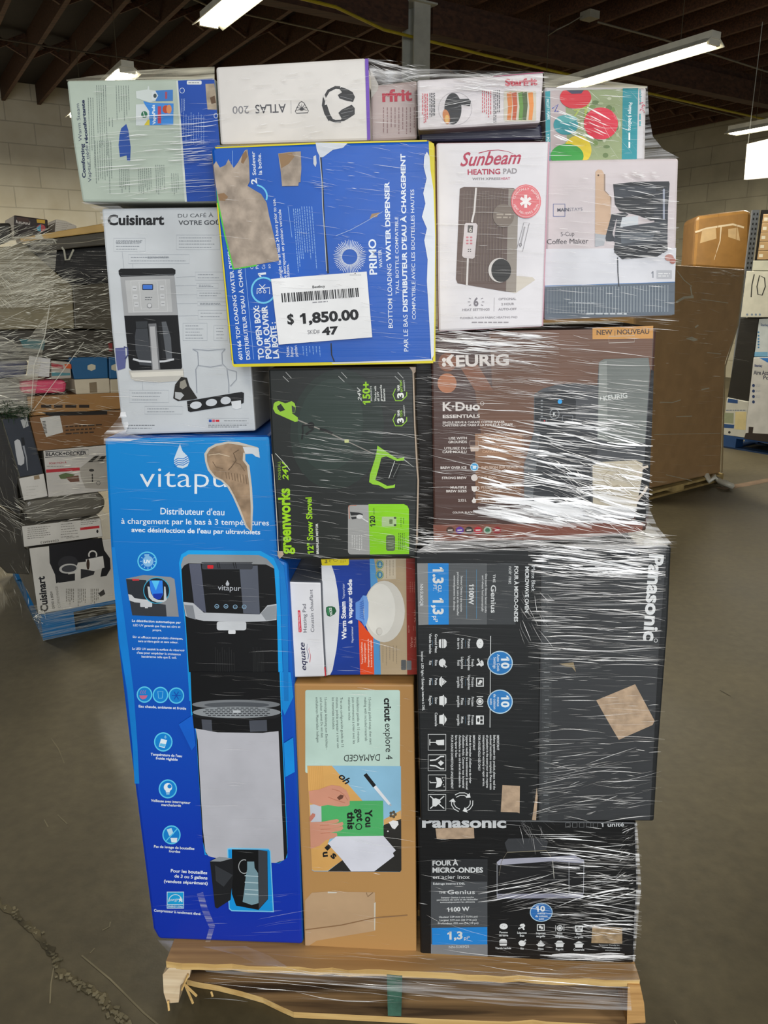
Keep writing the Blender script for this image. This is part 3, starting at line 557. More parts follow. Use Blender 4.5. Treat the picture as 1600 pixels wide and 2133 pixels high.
for c, x0, y0, x1, y1, n in (('#c14a58', 52, 182, 90, 368, 4), ('#3a3a40', 96, 178, 132, 340, 4), ('#c14a58', 402, 165, 462, 345, 5), ('#3a3a40', 470, 162, 512, 358, 4)): B.G(c, x0, y0, x1, y1, n, True, 5, x0)
B.part('product_picture', 'printed black pan and vegetables'); B.ring('#a8a2a6', 248, 270, 98, 96, 2.5, n=24)
B.E('#242428', 235, 270, 50, 92); B.E('#c07a48', 196, 318, 20, 44, -12); B.E('#d2a860', 200, 330, 12, 24); B.P('#242428', [(262, 215), (325, 212), (340, 225), (335, 255), (268, 245)])
B.RR('#c6bfae', 532, 165, 722, 345, 14)
for k, (c, x) in enumerate((('#cf7a3c', 565), ('#b8542f', 595), ('#5d8a3a', 632), ('#4c5f38', 655), ('#de8b42', 690))): B.P(c, [(x-16, 178), (x+12, 172), (x+17, 250), (x+8, 338), (x-14, 336), (x-8, 260)])
B.done()
B = Box('navy_box', 'dark navy carton squeezed in the shadow under the frying pan carton', S, -.035, [(874, 271), (1128, 258), (1131, 291), (874, 296)], .2, '#26253c', '#201f30'); B.done()
# --- balloon pump carton
B = Box('balloon_pump_box', 'party carton with red, yellow and green balloons and teal spine, top layer', S, -.03,
        [(1133, 181), (1347, 180), (1344, 335), (1141, 335)], .2, '#c7c4c7', '#bdb9bb')
B.crop(860, 130, .35625).part('product_picture', 'printed balloons over a blurred garden'); B.P('#8d9a70', [(803, 165), (1230, 155), (1226, 575), (806, 575)]); B.P('#b3a5a6', [(803, 165), (890, 162), (905, 575), (806, 575)])
r0 = random.Random(5)
for k in range(60):
    x, y = r0.uniform(905, 1215), r0.uniform(170, 560); B.E(r0.choice(['#728a4c', '#a3ae86', '#5f7443', '#b6bda0', '#8a9a6a']), x, y, r0.uniform(8, 22), r0.uniform(8, 20), n=8)
for k in range(6): B.L(r0.choice(['#a6b85a', '#9ab04c']), [(980+r0.uniform(-40, 40), 300+r0.uniform(-40, 40)), (1010+r0.uniform(-50, 50), 210+r0.uniform(-30, 60))], 10)
B.E('#2c8e98', 895, 365, 72, 58); B.E('#57a6a8', 900, 330, 60, 22); B.L('#3b4a9c', [(815, 270), (850, 245), (830, 290), (852, 285)], 7)
B.E('#cc1c2e', 952, 205, 92, 66, clip=(803, 163, 1220, 575)); B.P('#3a3550', [(900, 163), (1000, 163), (985, 182), (930, 184)]); B.E('#d8243f', 1100, 357, 100, 94)
B.E('#d8bf1e', 965, 512, 80, 84, clip=(806, 160, 1220, 574)); B.E('#2a9434', 902, 548, 97, 72, clip=(806, 160, 1220, 574))
B.part('spine_panel', 'teal printed spine'); B.P('#2a8d97', [(775, 168), (803, 166), (804, 575), (778, 575)]); B.P('#128894', [(1228, 152), (1318, 150), (1310, 575), (1222, 575)])
B.T('#cfe2e4', 'INCLUT 1 POMPE', (782, 215), (786, 335), 15, .03); B.T('#cfe2e4', '1 POMPE', (782, 420), (786, 500), 15, .03); B.T('#e3eced', 'Pompe à ballons', (1264, 235), (1260, 395), 20, .03); B.G('#e3eced', 1255, 410, 1278, 505, 1, True, 10)
B.T('#2a9aa5', 'celebrate', (1324, 158), (1326, 246), 14, .03)
for k in range(14): B.E('#cc4a62', 1345+r0.uniform(-14, 12), 262+r0.uniform(-30, 30), 3.4, n=8)
B.G('#2a9aa5', 1322, 300, 1336, 375, 1, True, 8); B.done()
# --- heating pad carton
B = Box('heating_pad_box', 'white carton with red lettering picturing a brown heating pad beside the blue torn carton', S, .012,
        [(908, 297), (1146, 294), (1131, 681), (913, 691)], .1, '#d8d5da', '#b58a96')
B.crop(860, 130, .35625).part('brand_lettering', 'curly raspberry-red brand lettering'); rd = '#b02c4c'
B.T(rd, 'Sunbeam', (278, 606), (636, 590), 78, .02, .45); B.L(rd, [(385, 530), (440, 516), (500, 512), (555, 520), (588, 534)], 5, 2); B.T(rd, 'HEATING', (321, 656), (512, 652), 30, .035); B.T('#8f888c', 'PAD', (529, 651), (610, 648), 30, .03); B.T('#8f888c', 'WITH XPRESS', (348, 688), (512, 686), 14, .03); B.T('#c27788', 'HEAT', (515, 686), (570, 685), 14, .04)
B.part('product_picture', 'printed brown heating pad with white remote'); 
B.P('#c9c1b6', [(600, 1248), (700, 1255), (716, 1272), (600, 1350), (545, 1338), (560, 1290)]); B.P('#62504a', [(275, 738), (300, 727), (590, 735), (605, 745), (592, 1343), (540, 1340), (262, 1292), (252, 1268)]); B.P('#91887f', [(560, 737), (600, 740), (618, 760), (604, 1343), (545, 1338)])
for k in range(14): B.L('#74645a', [(300+18*k, 750), (285+18*k, 1280)], 4)
B.L('#d8d2d0', [(370, 733), (360, 870), (345, 935)], 11); B.L('#d8d2d0', [(322, 1145), (316, 1305)], 11)
B.P('#cfc6c8', [(310, 938), (370, 940), (379, 952), (362, 1140), (350, 1148), (298, 1142), (288, 1130), (302, 950)]); B.P('#5a5553', [(322, 952), (353, 954), (350, 996), (320, 994)]); B.T('#d6d0c8', '6', (329, 990), (346, 991), 28)
for k in range(6): B.RR('#c47882', 312+22*(k % 2), 1018+18*(k//2), 326+22*(k % 2), 1028+18*(k//2), 3)
for k in range(4): B.R('#55504f', 322+12*(k % 2), 1090+12*(k//2), 329+12*(k % 2), 1096+12*(k//2))
B.E('#cfc9c6', 508, 1215, 66, 72); B.E('#1e1b19', 517, 1216, 58, 68); B.E('#776a60', 530, 895, 62, 68); B.G('#a99d90', 490, 880, 580, 915, 2, w=9)
B.part('round_seal', 'salmon-pink round seal with white cross'); B.E('#dc7076', 662, 812, 88, 99); B.ring('#edc9cb', 662, 812, 80, 91, 2)
B.arc('#f2dada', 'CLINICALLY PROVEN', 662, 812, 66, -170, -10, 13); B.arc('#f2dada', 'HEAT RELIEVES PAIN', 662, 812, 76, 165, 15, 13, True)
for a in (30, 90, 150): c_, s_ = math.cos(math.radians(a)), math.sin(math.radians(a)); B.L('#f3ecec', [(660-34*c_, 812-38*s_), (660+34*c_, 812+38*s_)], 17)
B.L('#8d8a8e', [(650, 935), (682, 938), (642, 1106), (606, 1100), (650, 935)], 3); B.L('#a9a6aa', [(655, 960), (628, 1080)], 8); B.ring('#77757a', 630, 1066, 7, 9, 3)
B.part('printed_text'); gy = '#8a858a'
B.T('#77727a', '6', (356, 1424), (384, 1424), 48, .05)
for a in (150, 180, 210, -30, 0, 30): c_, s_ = math.cos(math.radians(a)), math.sin(math.radians(a)); B.L(gy, [(370+34*c_, 1400+34*s_), (370+48*c_, 1400+44*s_)], 5)
B.T(gy, 'HEAT SETTINGS', (290, 1453), (450, 1450), 13, .03); B.L(gy, [(477, 1375), (475, 1455)], 2); B.T(gy, 'OPTIONAL', (502, 1390), (605, 1388), 13, .03); B.T(gy, '2 HOUR', (518, 1420), (593, 1418), 13, .03); B.T(gy, 'AUTO-OFF', (500, 1450), (607, 1448), 13, .03)
B.T(gy, 'FLEXIBLE, PLUSH FABRIC HEATING PAD', (278, 1500), (612, 1495), 12, .02); B.G(gy, 345, 1512, 570, 1528, 1, w=7)
B.part('edge_stripe').P('#c596a6', [(793, 465), (802, 465), (762, 1540), (757, 1540)]); B.done()
# --- five cup coffee maker carton
B = Box('small_coffee_maker_box', 'square pinkish-white carton picturing a black coffee maker and wooden board', S, -.01,
        [(1140, 334), (1414, 329), (1405, 657), (1134, 667)], .26, '#c6bcbf', '#c9c3c6')
B.crop(860, 130, .35625).part('printed_panel', 'grey-blue lower panel')
B.P('#cfcfd6', [(772, 1090), (1540, 1085), (1533, 1290), (772, 1312)]); B.P('#56606c', [(772, 1312), (1533, 1286), (1530, 1474), (772, 1500)]); B.L('#3b6fa8', [(772, 1308), (1533, 1284)], 4)
for k in range(40): B.L('#8d959c' if k > 8 else '#6d757c', [(790+18*k, 1320-k*.5), (789+18*k, 1470-k*.3)], 5)
B.part('brand_lettering'); B.box_outline('#4a5a92', 822, 828, 890, 900, 4); B.T('#3c3f52', 'MAIN', (846, 872), (912, 869), 19, .03); B.T('#6f7080', 'STAYS', (915, 869), (993, 867), 19)
B.part('printed_text'); B.T('#6a6468', '5-Cup', (866, 1016), (945, 1013), 25); B.T('#3f3a40', 'Coffee Maker', (785, 1063), (1027, 1058), 30)
B.part('product_picture', 'printed black coffee maker and wooden board'); B.P('#c3a48a', [(1068, 640), (1082, 626), (1105, 628), (1118, 650), (1118, 750), (1155, 785), (1160, 1020), (1066, 1000)]); B.E('#4a3326', 1085, 660, 5)
B.P('#8f7a6c', [(1118, 650), (1126, 655), (1126, 750), (1162, 790), (1160, 860), (1155, 785), (1118, 750)])
B.P('#202227', [(1172, 712), (1300, 698), (1498, 695), (1502, 708), (1488, 920), (1390, 925), (1320, 895), (1210, 870), (1182, 830)]); B.P('#33373f', [(1176, 730), (1420, 715), (1425, 760), (1185, 800)])
B.P('#2a2d34', [(1400, 760), (1495, 735), (1488, 1100), (1430, 1130)]); B.P('#33363d', [(1162, 888), (1240, 876), (1262, 890), (1240, 905), (1190, 915), (1168, 1000), (1185, 1045), (1130, 1048), (1126, 1022)]); B.P('#3f434b', [(1195, 905), (1225, 905), (1205, 1050), (1175, 1050)])
B.P('#c4c9cf', [(1225, 905), (1318, 897), (1318, 962), (1212, 965)]); B.P('#3a3e45', [(1200, 965), (1480, 925), (1490, 1100), (1430, 1132), (1225, 1148), (1175, 1095)]); B.P('#5a6068', [(1215, 1000), (1420, 985), (1400, 1040), (1220, 1060)]); B.P('#1f2126', [(1180, 1080), (1490, 1055), (1490, 1100), (1430, 1135), (1225, 1152), (1178, 1110)])
B.RR('#8f94a4', 1462, 738, 1474, 920, 5); B.L('#3a3e45', [(1198, 1140), (1200, 1230), (1206, 1312)], 6); B.P('#a9acb2', [(1066, 1000), (1130, 1010), (1118, 1070), (1066, 1078)])
B.E('#b8857c', 1500, 1142, 26, 20); B.E('#a8685e', 1520, 1160, 18, 18); B.RR('#b2b3ba', 1425, 1215, 1515, 1265, 4); B.G('#e0e0e2', 1435, 1228, 1508, 1256, 2, w=6); B.T('#8d909a', '1', (1395, 1258), (1408, 1258), 36, .05)
B.part('printed_text').G('#b9bfc4', 1015, 1460, 1262, 1478, 1, w=10); B.G('#9aa1a8', 910, 1400, 1080, 1412, 1, w=6); B.done()
# --- brown twin brewer carton
km = '#4a332d'
B = Box('twin_brewer_box', 'large brown carton picturing a black single serve and carafe coffee machine', S, .0,
        [(897, 693), (1368, 682), (1362, 800), (1352, 1080), (1346, 1106), (903, 1128)], .3, km, '#33221f')
B.crop(880, 670, .33125).part('printed_panel', 'copper and brown printed shapes')
B.P('#6b4c3c', [(420, 60), (1452, 42), (1440, 300), (1400, 800), (640, 1140), (430, 1135), (330, 430), (440, 430)]); B.P('#805c44', [(330, 705), (640, 700), (640, 860), (610, 1145), (335, 1140)]); B.P('#99745a', [(333, 705), (625, 700), (622, 852), (333, 855)])
B.P('#80543f', [(240, 290), (350, 272), (445, 430), (330, 432)]); B.E('#80543f', 158, 255, 58, 58); B.E('#aa7051', 155, 387, 60, 62); B.P('#7e4c3e', [(68, 1278), (1392, 1262), (1380, 1318), (870, 1372), (72, 1378)])
B.part('brand_lettering', 'white brand lettering'); wb = '#d9d2ce'
B.T(wb, 'EURIG', (212, 281), (545, 272), 68, .045); B.E(wb, 136, 240, 13); B.E(wb, 136, 270, 13); B.P(wb, [(150, 232), (182, 205), (200, 208), (176, 240), (200, 280), (180, 284), (150, 252)])
B.T(wb, 'K·Duo', (128, 560), (362, 557), 52, .035); B.ring(wb, 376, 514, 11, 11, 3); B.T(wb, 'ESSENTIALS', (128, 606), (362, 603), 20, .04)
B.part('printed_text'); B.T(wb, 'SINGLE SERVE & CARAFE COFFEE MAKER', (127, 641), (518, 636), 13, .03); B.T(wb, 'CAFETIÈRE UNE TASSE À LA FOIS ET À CARAFE', (127, 659), (568, 653), 13, .03)
tn = '#c9a48a'
for s_, a, b, c in (('USE WITH', (166, 740), (280, 739), wb), ('GROUNDS', (163, 764), (280, 763), wb), ('UTILISEZ DU', (138, 804), (278, 803), wb), ('CAFÉ MOULU', (126, 827), (278, 826), wb), ('USE WITH', (378, 738), (490, 737), tn), ('K-CUP', (378, 762), (450, 761), tn), ('UTILISEZ', (377, 802), (480, 801), tn), ('CAPSULES K-CUP', (377, 824), (560, 822), tn), ('BREW OVER ICE', (114, 926), (278, 925), wb),
  ('INFUSION SUR GLACE', (372, 924), (600, 922), '#cfb7a6'), ('STRONG BREW', (122, 990), (278, 989), wb), ('INFUSION', (372, 988), (465, 987), '#cfb7a6'), ('MULTIPLE', (177, 1050), (278, 1049), wb), ('BREW SIZES', (150, 1073), (278, 1072), wb), ('PLUSIEURS FORMATS', (370, 1049), (590, 1047), '#cfb7a6'), ("D'INFUSION", (380, 1072), (497, 1071), '#cfb7a6'), ('2,12 L', (225, 1131), (277, 1130), wb), ('2,12 L', (370, 1130), (421, 1129), wb)): B.T(c, s_, a, b, 15, .035)
B.T(wb, 'COLOUR: BLACK | COULEUR : NOIR', (190, 1206), (460, 1203), 11, .03)
B.part('printed_icons'); B.E('#c0d8e6', 327, 914, 26); B.E('#3f9ad0', 327, 914, 22); B.R('#d4e6f0', 316, 905, 338, 925); B.E('#d6cdc8', 327, 981, 21); B.P('#dcd5d0', [(308, 1035), (345, 1035), (340, 1065), (325, 1072), (312, 1062)]); B.ring('#dcd5d0', 346, 1048, 10, 10, 4)
B.P('#dcd5d0', [(324, 1103), (310, 1128), (316, 1140), (334, 1140), (339, 1128)]); B.box_outline('#b9a79c', 298, 750, 352, 778, 4); B.P('#cbb7aa', [(298, 785), (358, 783), (352, 815), (305, 817)])
for x, c in ((175, '#4a3228'), (235, '#5b2f96'), (293, '#2c2726'), (350, '#b01f30'), (410, '#9db0a0'), (470, '#8b2328')): B.E(c, x, 1312, 25, 23); B.L('#cfc6c0', [(x-15, 1312), (x+15, 1310)], 8)
B.E('#2f6b4c', 410, 1312, 15, 14)
B.part('product_picture', 'printed dark grey coffee machine with cream mug')
B.P('#4a4c50', [(703, 455), (760, 420), (850, 395), (960, 388), (1100, 400), (1110, 255), (1140, 236), (1422, 226), (1432, 300), (1400, 1190), (1150, 1230), (668, 1148), (640, 1100), (640, 900), (700, 690)])
B.P('#6f7471', [(1110, 255), (1140, 236), (1422, 226), (1430, 300), (1400, 760), (1250, 780), (1100, 740)]); B.P('#878c88', [(1112, 262), (1160, 245), (1165, 740), (1105, 735)])
B.P('#34363a', [(700, 690), (940, 680), (1100, 700), (1100, 870), (1060, 900), (1060, 1150), (700, 1140), (668, 1120)]); B.P('#5b5e62', [(640, 900), (705, 695), (740, 695), (690, 1140), (668, 1148), (640, 1100)])
B.P('#26282c', [(706, 462), (760, 440), (900, 438), (955, 462), (966, 500), (962, 640), (940, 668), (820, 684), (735, 690), (708, 670)]); B.E('#8a8e92', 831, 580, 31, 33); B.E('#2b2d31', 831, 580, 26, 28); B.T('#cfd2d4', 'K', (822, 592), (840, 592), 22, .05); B.E('#35a0e4', 865, 503, 14, 14)
B.RR('#7a7e84', 738, 605, 782, 645, 8); B.RR('#26282c', 742, 609, 778, 641, 6); B.RR('#7a7e84', 878, 588, 948, 628, 8); B.RR('#26282c', 882, 592, 944, 624, 6); B.E('#c03a3a', 768, 624, 5)
for y in (492, 512, 532, 552, 572, 592): B.RR('#8a8e92', 744, y, 758, y+8, 3)
B.T('#cfd2d0', 'KEURIG', (1140, 497), (1290, 477), 30, .03); B.P('#c9ccca', [(1117, 470), (1127, 478), (1117, 500)]); 
B.P('#c4baa6', [(1070, 905), (1120, 882), (1340, 872), (1385, 890), (1380, 1140), (1340, 1175), (1100, 1170), (1072, 1140)]); B.ring('#a89c86', 1200, 985, 60, 50, 5, 60, 310); B.T('#a89c86', 'K', (1180, 1000), (1215, 998), 36, .03)
B.P('#c4c4c6', [(680, 1150), (1060, 1150), (1340, 1180), (1330, 1235), (900, 1250), (700, 1220)]); B.P('#101114', [(1437, 300), (1455, 310), (1450, 500), (1420, 1200), (1395, 1262), (1340, 1265), (1345, 1180), (1395, 900), (1405, 760)])
B.L('#cfc2b4', [(1420, 910), (1388, 918), (1362, 945), (1350, 975)], 16); B.L('#cfc2b4', [(1415, 1035), (1395, 1070), (1360, 1110), (1335, 1150)], 16)
B.part('paper_sticker', 'amber NEW sticker strip'); B.P('#c68f48', [(1070, 38), (1452, 26), (1450, 106), (1070, 110)]); B.T('#4f3828', 'NEW', (1096, 83), (1195, 81), 30, .03); B.L('#4f3828', [(1211, 55), (1211, 88)], 3); B.T('#4f3828', 'NOUVEAU', (1225, 80), (1427, 76), 30, .03); B.L('#b5aca4', [(1172, 92), (1335, 88), (1333, 128), (1172, 134), (1172, 92)], 4); B.done()
# --- blue torn water dispenser carton in front
pb = '#0b55b6'
B = Box('torn_blue_box', 'bright blue carton with yellow edges and torn patches carrying the price label', S, .045,
        [(438, 309), (450, 301), (892, 291), (906, 297), (909, 480), (904, 757), (489, 765), (480, 750)], .3, pb, '#b79c2c', bev=.006)
B.crop(430, 280, .30625).part('edge_stripe', 'yellow printed edge'); yl = '#d6c722'
B.P(yl, [(172, 1562), (1540, 1536), (1544, 1556), (188, 1582)]); B.P(yl, [(1512, 50), (1548, 62), (1560, 640), (1558, 1545), (1540, 1545), (1535, 700), (1520, 250)]); B.P(yl, [(60, 85), (740, 55), (1500, 38), (1500, 48), (740, 66), (62, 96)]); B.P(yl, [(70, 470), (78, 460), (185, 1560), (175, 1560)])
B.P('#cfd2d6', [(850, 1552), (1535, 1528), (1538, 1538), (1380, 1545), (860, 1560)])
wt = '#d8dde6'
B.P(wt, [(1482, 150), (1500, 118), (1518, 150), (1524, 240), (1545, 380), (1556, 700), (1548, 1500), (1530, 1535), (1518, 1300), (1500, 1000), (1505, 850), (1482, 720), (1500, 640), (1466, 560), (1490, 470), (1475, 400), (1498, 300), (1478, 220)])
B.P('#c9ced6', [(742, 55), (960, 60), (930, 90), (860, 105), (800, 150), (775, 160), (752, 110)])
B.part('printed_text', 'white lettering running up the face'); tw = '#dfe6f0'
B.T(tw, '601166 TOP LOADING WATER DISPENSER', (247, 1532), (160, 700), 26, .02); B.T(tw, "DISTRIBUTEUR D'EAU À CHARGEMENT", (298, 1530), (222, 740), 26, .02); B.L('#8fb4e6', [(322, 1530), (262, 900)], 3); B.L('#8fb4e6', [(180, 270), (176, 110)], 3)
B.T(tw, 'TO OPEN BOX:', (393, 1528), (356, 1163), 38, .045); B.T(tw, 'POUR OUVRIR', (443, 1524), (412, 1165), 38, .045); B.T(tw, 'LA BOÎTE :', (494, 1522), (470, 1275), 38, .045)
B.ring('#6cc6ea', 388, 1060, 80, 86, 12, 0, 360); B.L(tw, [(345, 1085), (345, 1050), (430, 1042), (430, 1085)], 6); B.L(tw, [(360, 1020), (400, 1062)], 5); B.L(tw, [(400, 1020), (360, 1062)], 5); B.ring(tw, 365, 1070, 9, 9, 4); B.ring(tw, 396, 1070, 9, 9, 4)
B.T(tw, '1', (405, 965), (402, 938), 50, .05); B.T(tw, '2', (345, 336), (340, 298), 38, .04); B.ring('#6cc6ea', 330, 420, 82, 76, 11, -80, 20)
B.T(tw, 'Soulever', (338, 276), (328, 115), 24, .02); B.T(tw, 'la boîte.', (378, 273), (370, 128), 24, .02)
B.T(tw, 'C', (320, 915), (318, 893), 20); B.T(tw, 'Pl', (358, 912), (354, 890), 22); B.T(tw, 'Co', (400, 915), (398, 885), 22); B.T(tw, 'so', (437, 910), (434, 882), 20)
B.T(tw, 'upright for at least 24 hours prior to use.', (518, 990), (468, 435), 22, .012); B.T(tw, 're entreposé en position verticale', (546, 985), (506, 510), 20, .01); B.T(tw, 'sation.', (566, 980), (560, 880), 20, .01)
B.L('#8fb4e6', [(555, 490), (582, 700)], 3)
for x0, y0, x1, y1, n, sd in ((585, 505, 640, 960, 4, 1), (640, 490, 725, 960, 5, 2), (645, 1440, 780, 1510, 6, 3)): B.G('#7ea4dc', x0, y0, x1, y1, n, True, 5, sd, .08)
B.T(tw, 'Note:', (566, 1512), (560, 1442), 22, .01); B.T(tw, 'Remar', (594, 1512), (588, 1442), 22); B.T(tw, 'pendan', (622, 1510), (616, 1436), 22)
for k in range(54):
    a = k*2*math.pi/54; r1 = 108+5*math.sin(k*3); B.L(tw, [(975+52*math.cos(a), 832+52*math.sin(a)), (975+r1*math.cos(a), 832+r1*1.05*math.sin(a))], 4.5, 3)
B.part('brand_lettering', 'white brand lettering'); B.T(tw, 'PRIMO', (1160, 953), (1152, 711), 50, .03); B.T(tw, 'WATER', (1198, 906), (1190, 783), 22, .01)
B.part('printed_text'); B.T(tw, 'BOTTOM LOADING', (1268, 1316), (1258, 880), 30, .005); B.T(tw, 'WATER DISPENSER', (1255, 862), (1243, 322), 32, .045); B.T(tw, 'TALL BOTTLE COMPATIBLE', (1310, 1086), (1304, 560), 22, .005)
B.T(tw, 'PAR LE BAS', (1374, 1476), (1368, 1226), 30, .005); B.T(tw, "DISTRIBUTEUR D'EAU À CHARGEMENT", (1368, 1206), (1352, 132), 31, .045); B.T(tw, 'COMPATIBLE AVEC LES BOUTEILLES HAUTES', (1424, 1258), (1412, 374), 24, .005)
B.part('torn_patch', 'bare grey-brown board where labels were ripped off'); pk = mat('#a89a8d', .85, .12, var=.3, vs=45)
B.P('#52c436', [(66, 340), (75, 470), (122, 690), (180, 920), (340, 896), (344, 884), (300, 500), (90, 330)])
B.P(pk, [(48, 210), (66, 182), (92, 226), (130, 208), (150, 168), (168, 200), (186, 228), (215, 190), (262, 108), (280, 102), (290, 180), (295, 320), (280, 350), (325, 378), (372, 405), (410, 465), (428, 560), (462, 700), (496, 858), (340, 886), (188, 912), (132, 695), (84, 465), (62, 335)])
B.P('#8a6b4c', [(78, 405), (120, 398), (148, 425), (125, 452), (88, 450)]); B.P('#8a6b4c', [(245, 135), (270, 108), (280, 150), (250, 200), (235, 190)])
B.P(pk, [(488, 130), (560, 120), (642, 115), (646, 230), (640, 325), (628, 326), (625, 350), (515, 352), (505, 250)]); B.P('#8f7150', [(490, 132), (580, 124), (600, 150), (560, 200), (510, 230)]); B.P('#9a7c5c', [(1125, 540), (1180, 530), (1160, 560), (1110, 572)])
B.P('#c3c7cd', [(728, 150), (745, 140), (750, 195), (742, 222), (728, 200)])
B.part('box_seam', 'dark gap between the flaps'); B.L('#15181d', [(778, 155), (792, 380), (800, 600), (815, 760), (828, 945)], 10, 12); B.L('#15181d', [(848, 1420), (852, 1500), (870, 1545)], 8)
B.L('#b9c2cc', [(770, 150), (786, 320), (790, 480), (800, 620), (818, 930)], 5); B.L('#1550ac', [(1090, 580), (960, 660), (860, 700)], 6); B.L('#9fb6d8', [(1200, 525), (1090, 590), (980, 650), (880, 690)], 3); B.done()
# --- green and black snow shovel carton
B = Box('snow_shovel_box', 'black carton with lime green lettering picturing a snow shovel, under the torn blue carton', S, .02,
        [(558, 768), (864, 764), (864, 860), (872, 985), (867, 1161), (584, 1166), (566, 950)], .34, '#232625', '#6b5f50')
B.crop(540, 750, .225).part('printed_panel', 'dim green glow printed on black'); 
B.E('#27312d', 720, 640, 430, 560, 8); B.E('#2c3934', 660, 600, 300, 430, 8)
lm = '#98cf1a'; B.part('product_picture', 'printed lime green electric snow shovel')
B.P('#95c63a', [(150, 388), (180, 378), (240, 400), (262, 395), (300, 380), (328, 400), (338, 432), (332, 488), (300, 490), (358, 532), (358, 568), (330, 572), (150, 492), (128, 452), (134, 405)]); B.P('#232826', [(165, 428), (200, 405), (240, 462), (195, 478), (172, 455)]); B.P('#3c443f', [(300, 420), (335, 440), (330, 488), (305, 485)])
B.L('#8b8680', [(358, 555), (470, 602), (600, 655), (700, 700), (820, 755), (1060, 868)], 12, 9); B.L('#181a1a', [(400, 605), (405, 660), (395, 735)], 14); B.L('#181a1a', [(400, 605), (480, 595), (500, 640), (430, 690)], 20); B.E('#141515', 480, 605, 30, 32); B.L('#141515', [(560, 640), (610, 650), (680, 680)], 24); B.RR('#c9cf8a', 790, 735, 830, 765, 5)
B.P('#121414', [(1110, 900), (1330, 925), (1260, 1120), (1070, 1080)]); B.P('#8fc832', [(1095, 792), (1128, 815), (1180, 850), (1280, 915), (1345, 895), (1340, 930), (1275, 935), (1175, 890), (1130, 905), (1112, 980), (1075, 1110), (1120, 1130), (1185, 1165), (1240, 1160), (1258, 1148), (1255, 1180), (1170, 1192), (1110, 1160), (1050, 1150), (1018, 1130), (1025, 1060), (1070, 920), (1085, 860)])
B.L('#b9bcba', [(1255, 935), (1200, 1095)], 6); B.L('#6d706e', [(1300, 960), (1240, 1085)], 5); B.L('#a9aca8', [(1340, 920), (1430, 990)], 9, 3)
B.part('brand_lettering', 'lime green brand lettering'); B.T(lm, 'greenworks', (296, 1797), (279, 1187), 104, .045); B.T('#88ae2c', 'POWERALL', (203, 1107), (196, 935), 26); B.T(lm, '24V', (270, 1112), (262, 935), 52, .03, .25)
B.part('printed_text'); B.T(lm, '12" Snow Shovel', (503, 1794), (483, 1270), 54, .04); B.T('#dcded8', 'BRUSHLESS MOTOR', (551, 1795), (543, 1512), 20, .045)
B.T('#c9ccc8', '24V', (948, 380), (938, 248), 32, .02, .25); B.T(lm, '150+', (1028, 410), (1020, 200), 66, .045); B.T('#c9ccc8', 'PRODUCTS', (1046, 378), (1040, 240), 13, .03)
for s_, a, b in (('Works with', (1086, 380), (1082, 240)), ('all 24V', (1112, 380), (1108, 290)), ('greenworks', (1140, 380), (1134, 230)), ('batteries', (1168, 380), (1162, 265))): B.T('#d5d8d4', s_, a, b, 19, .03)
for dy, wd in ((0, 'BATTERY'), (233, 'TOOL')):
    B.L('#8cc02a', [(1262, 265+dy), (1238, 320+dy), (1262, 376+dy), (1320, 376+dy), (1366, 330+dy), (1366, 295+dy)], 8); B.T('#e3e5e0', '3', (1338, 348+dy), (1332, 300+dy), 56, .05); B.T('#e3e5e0', 'YEAR', (1302, 292+dy), (1298, 228+dy), 20, .04); B.T('#8cc02a', wd, (1328, 292+dy), (1322, (182 if dy == 0 else 228)+dy), 19, .03); B.T('#c9ccc8', 'WARRANTY', (1352, 288+dy), (1346, 182+dy), 13, .02)
B.part('inset_picture', 'lime green and grey printed inset with battery and charger'); B.RR('#9b9b9a', 822, 1340, 1040, 1800, 30); B.P('#83c816', [(1012, 1334), (1340, 1334), (1372, 1350), (1386, 1380), (1388, 1795), (1024, 1800)])
B.L('#c0623a', [(835, 1470), (830, 1350), (900, 1345)], 6); B.P('#26282a', [(840, 1405), (920, 1412), (960, 1425), (955, 1445), (900, 1435), (850, 1440)]); B.P('#2c2e30', [(850, 1455), (900, 1450), (900, 1470), (860, 1475)]); B.E('#cfcfcf', 930, 1450, 30, 20); B.L('#cfcfcf', [(930, 1450), (1010, 1500)], 9); B.G('#c6c6c4', 850, 1620, 960, 1780, 5, True, 6, 2)
B.T('#14210a', '120', (1075, 1540), (1068, 1440), 46, .05); B.T('#3f6a10', 'min', (1072, 1425), (1068, 1370), 22); B.RR('#a6bd8c', 1135, 1450, 1270, 1542, 14); B.RR('#5a6f3c', 1205, 1475, 1235, 1515, 5); B.E('#33402a', 1258, 1462, 12, 10); B.E('#33402a', 1258, 1528, 12, 10)
B.RR('#56624a', 1175, 1620, 1258, 1768, 22); 
for k in range(4): B.L('#8a9a7c', [(1188, 1645+32*k), (1246, 1640+32*k)], 5)
B.G('#3f6a10', 1285, 1600, 1350, 1770, 4, True, 6, 3); B.G('#3f6a10', 1300, 1460, 1350, 1550, 2, True, 6, 4)
B.part('staple', 'steel staples in pairs')
for x in (220, 735, 1256): B.L('#a9aaa8', [(x, 150), (x+54, 202)], 6); B.L('#a9aaa8', [(x+26, 112), (x+78, 168)], 6)
B.part('torn_patch').P(mat('#b09c8a', .85, .1, var=.3, vs=45), [(168, 1772), (215, 1770), (228, 1800), (188, 1842), (172, 1815)]); B.P(mat('#b09c8a', .85, .1, var=.3, vs=45), [(1390, 65), (1450, 65), (1448, 110), (1425, 130), (1412, 95)])
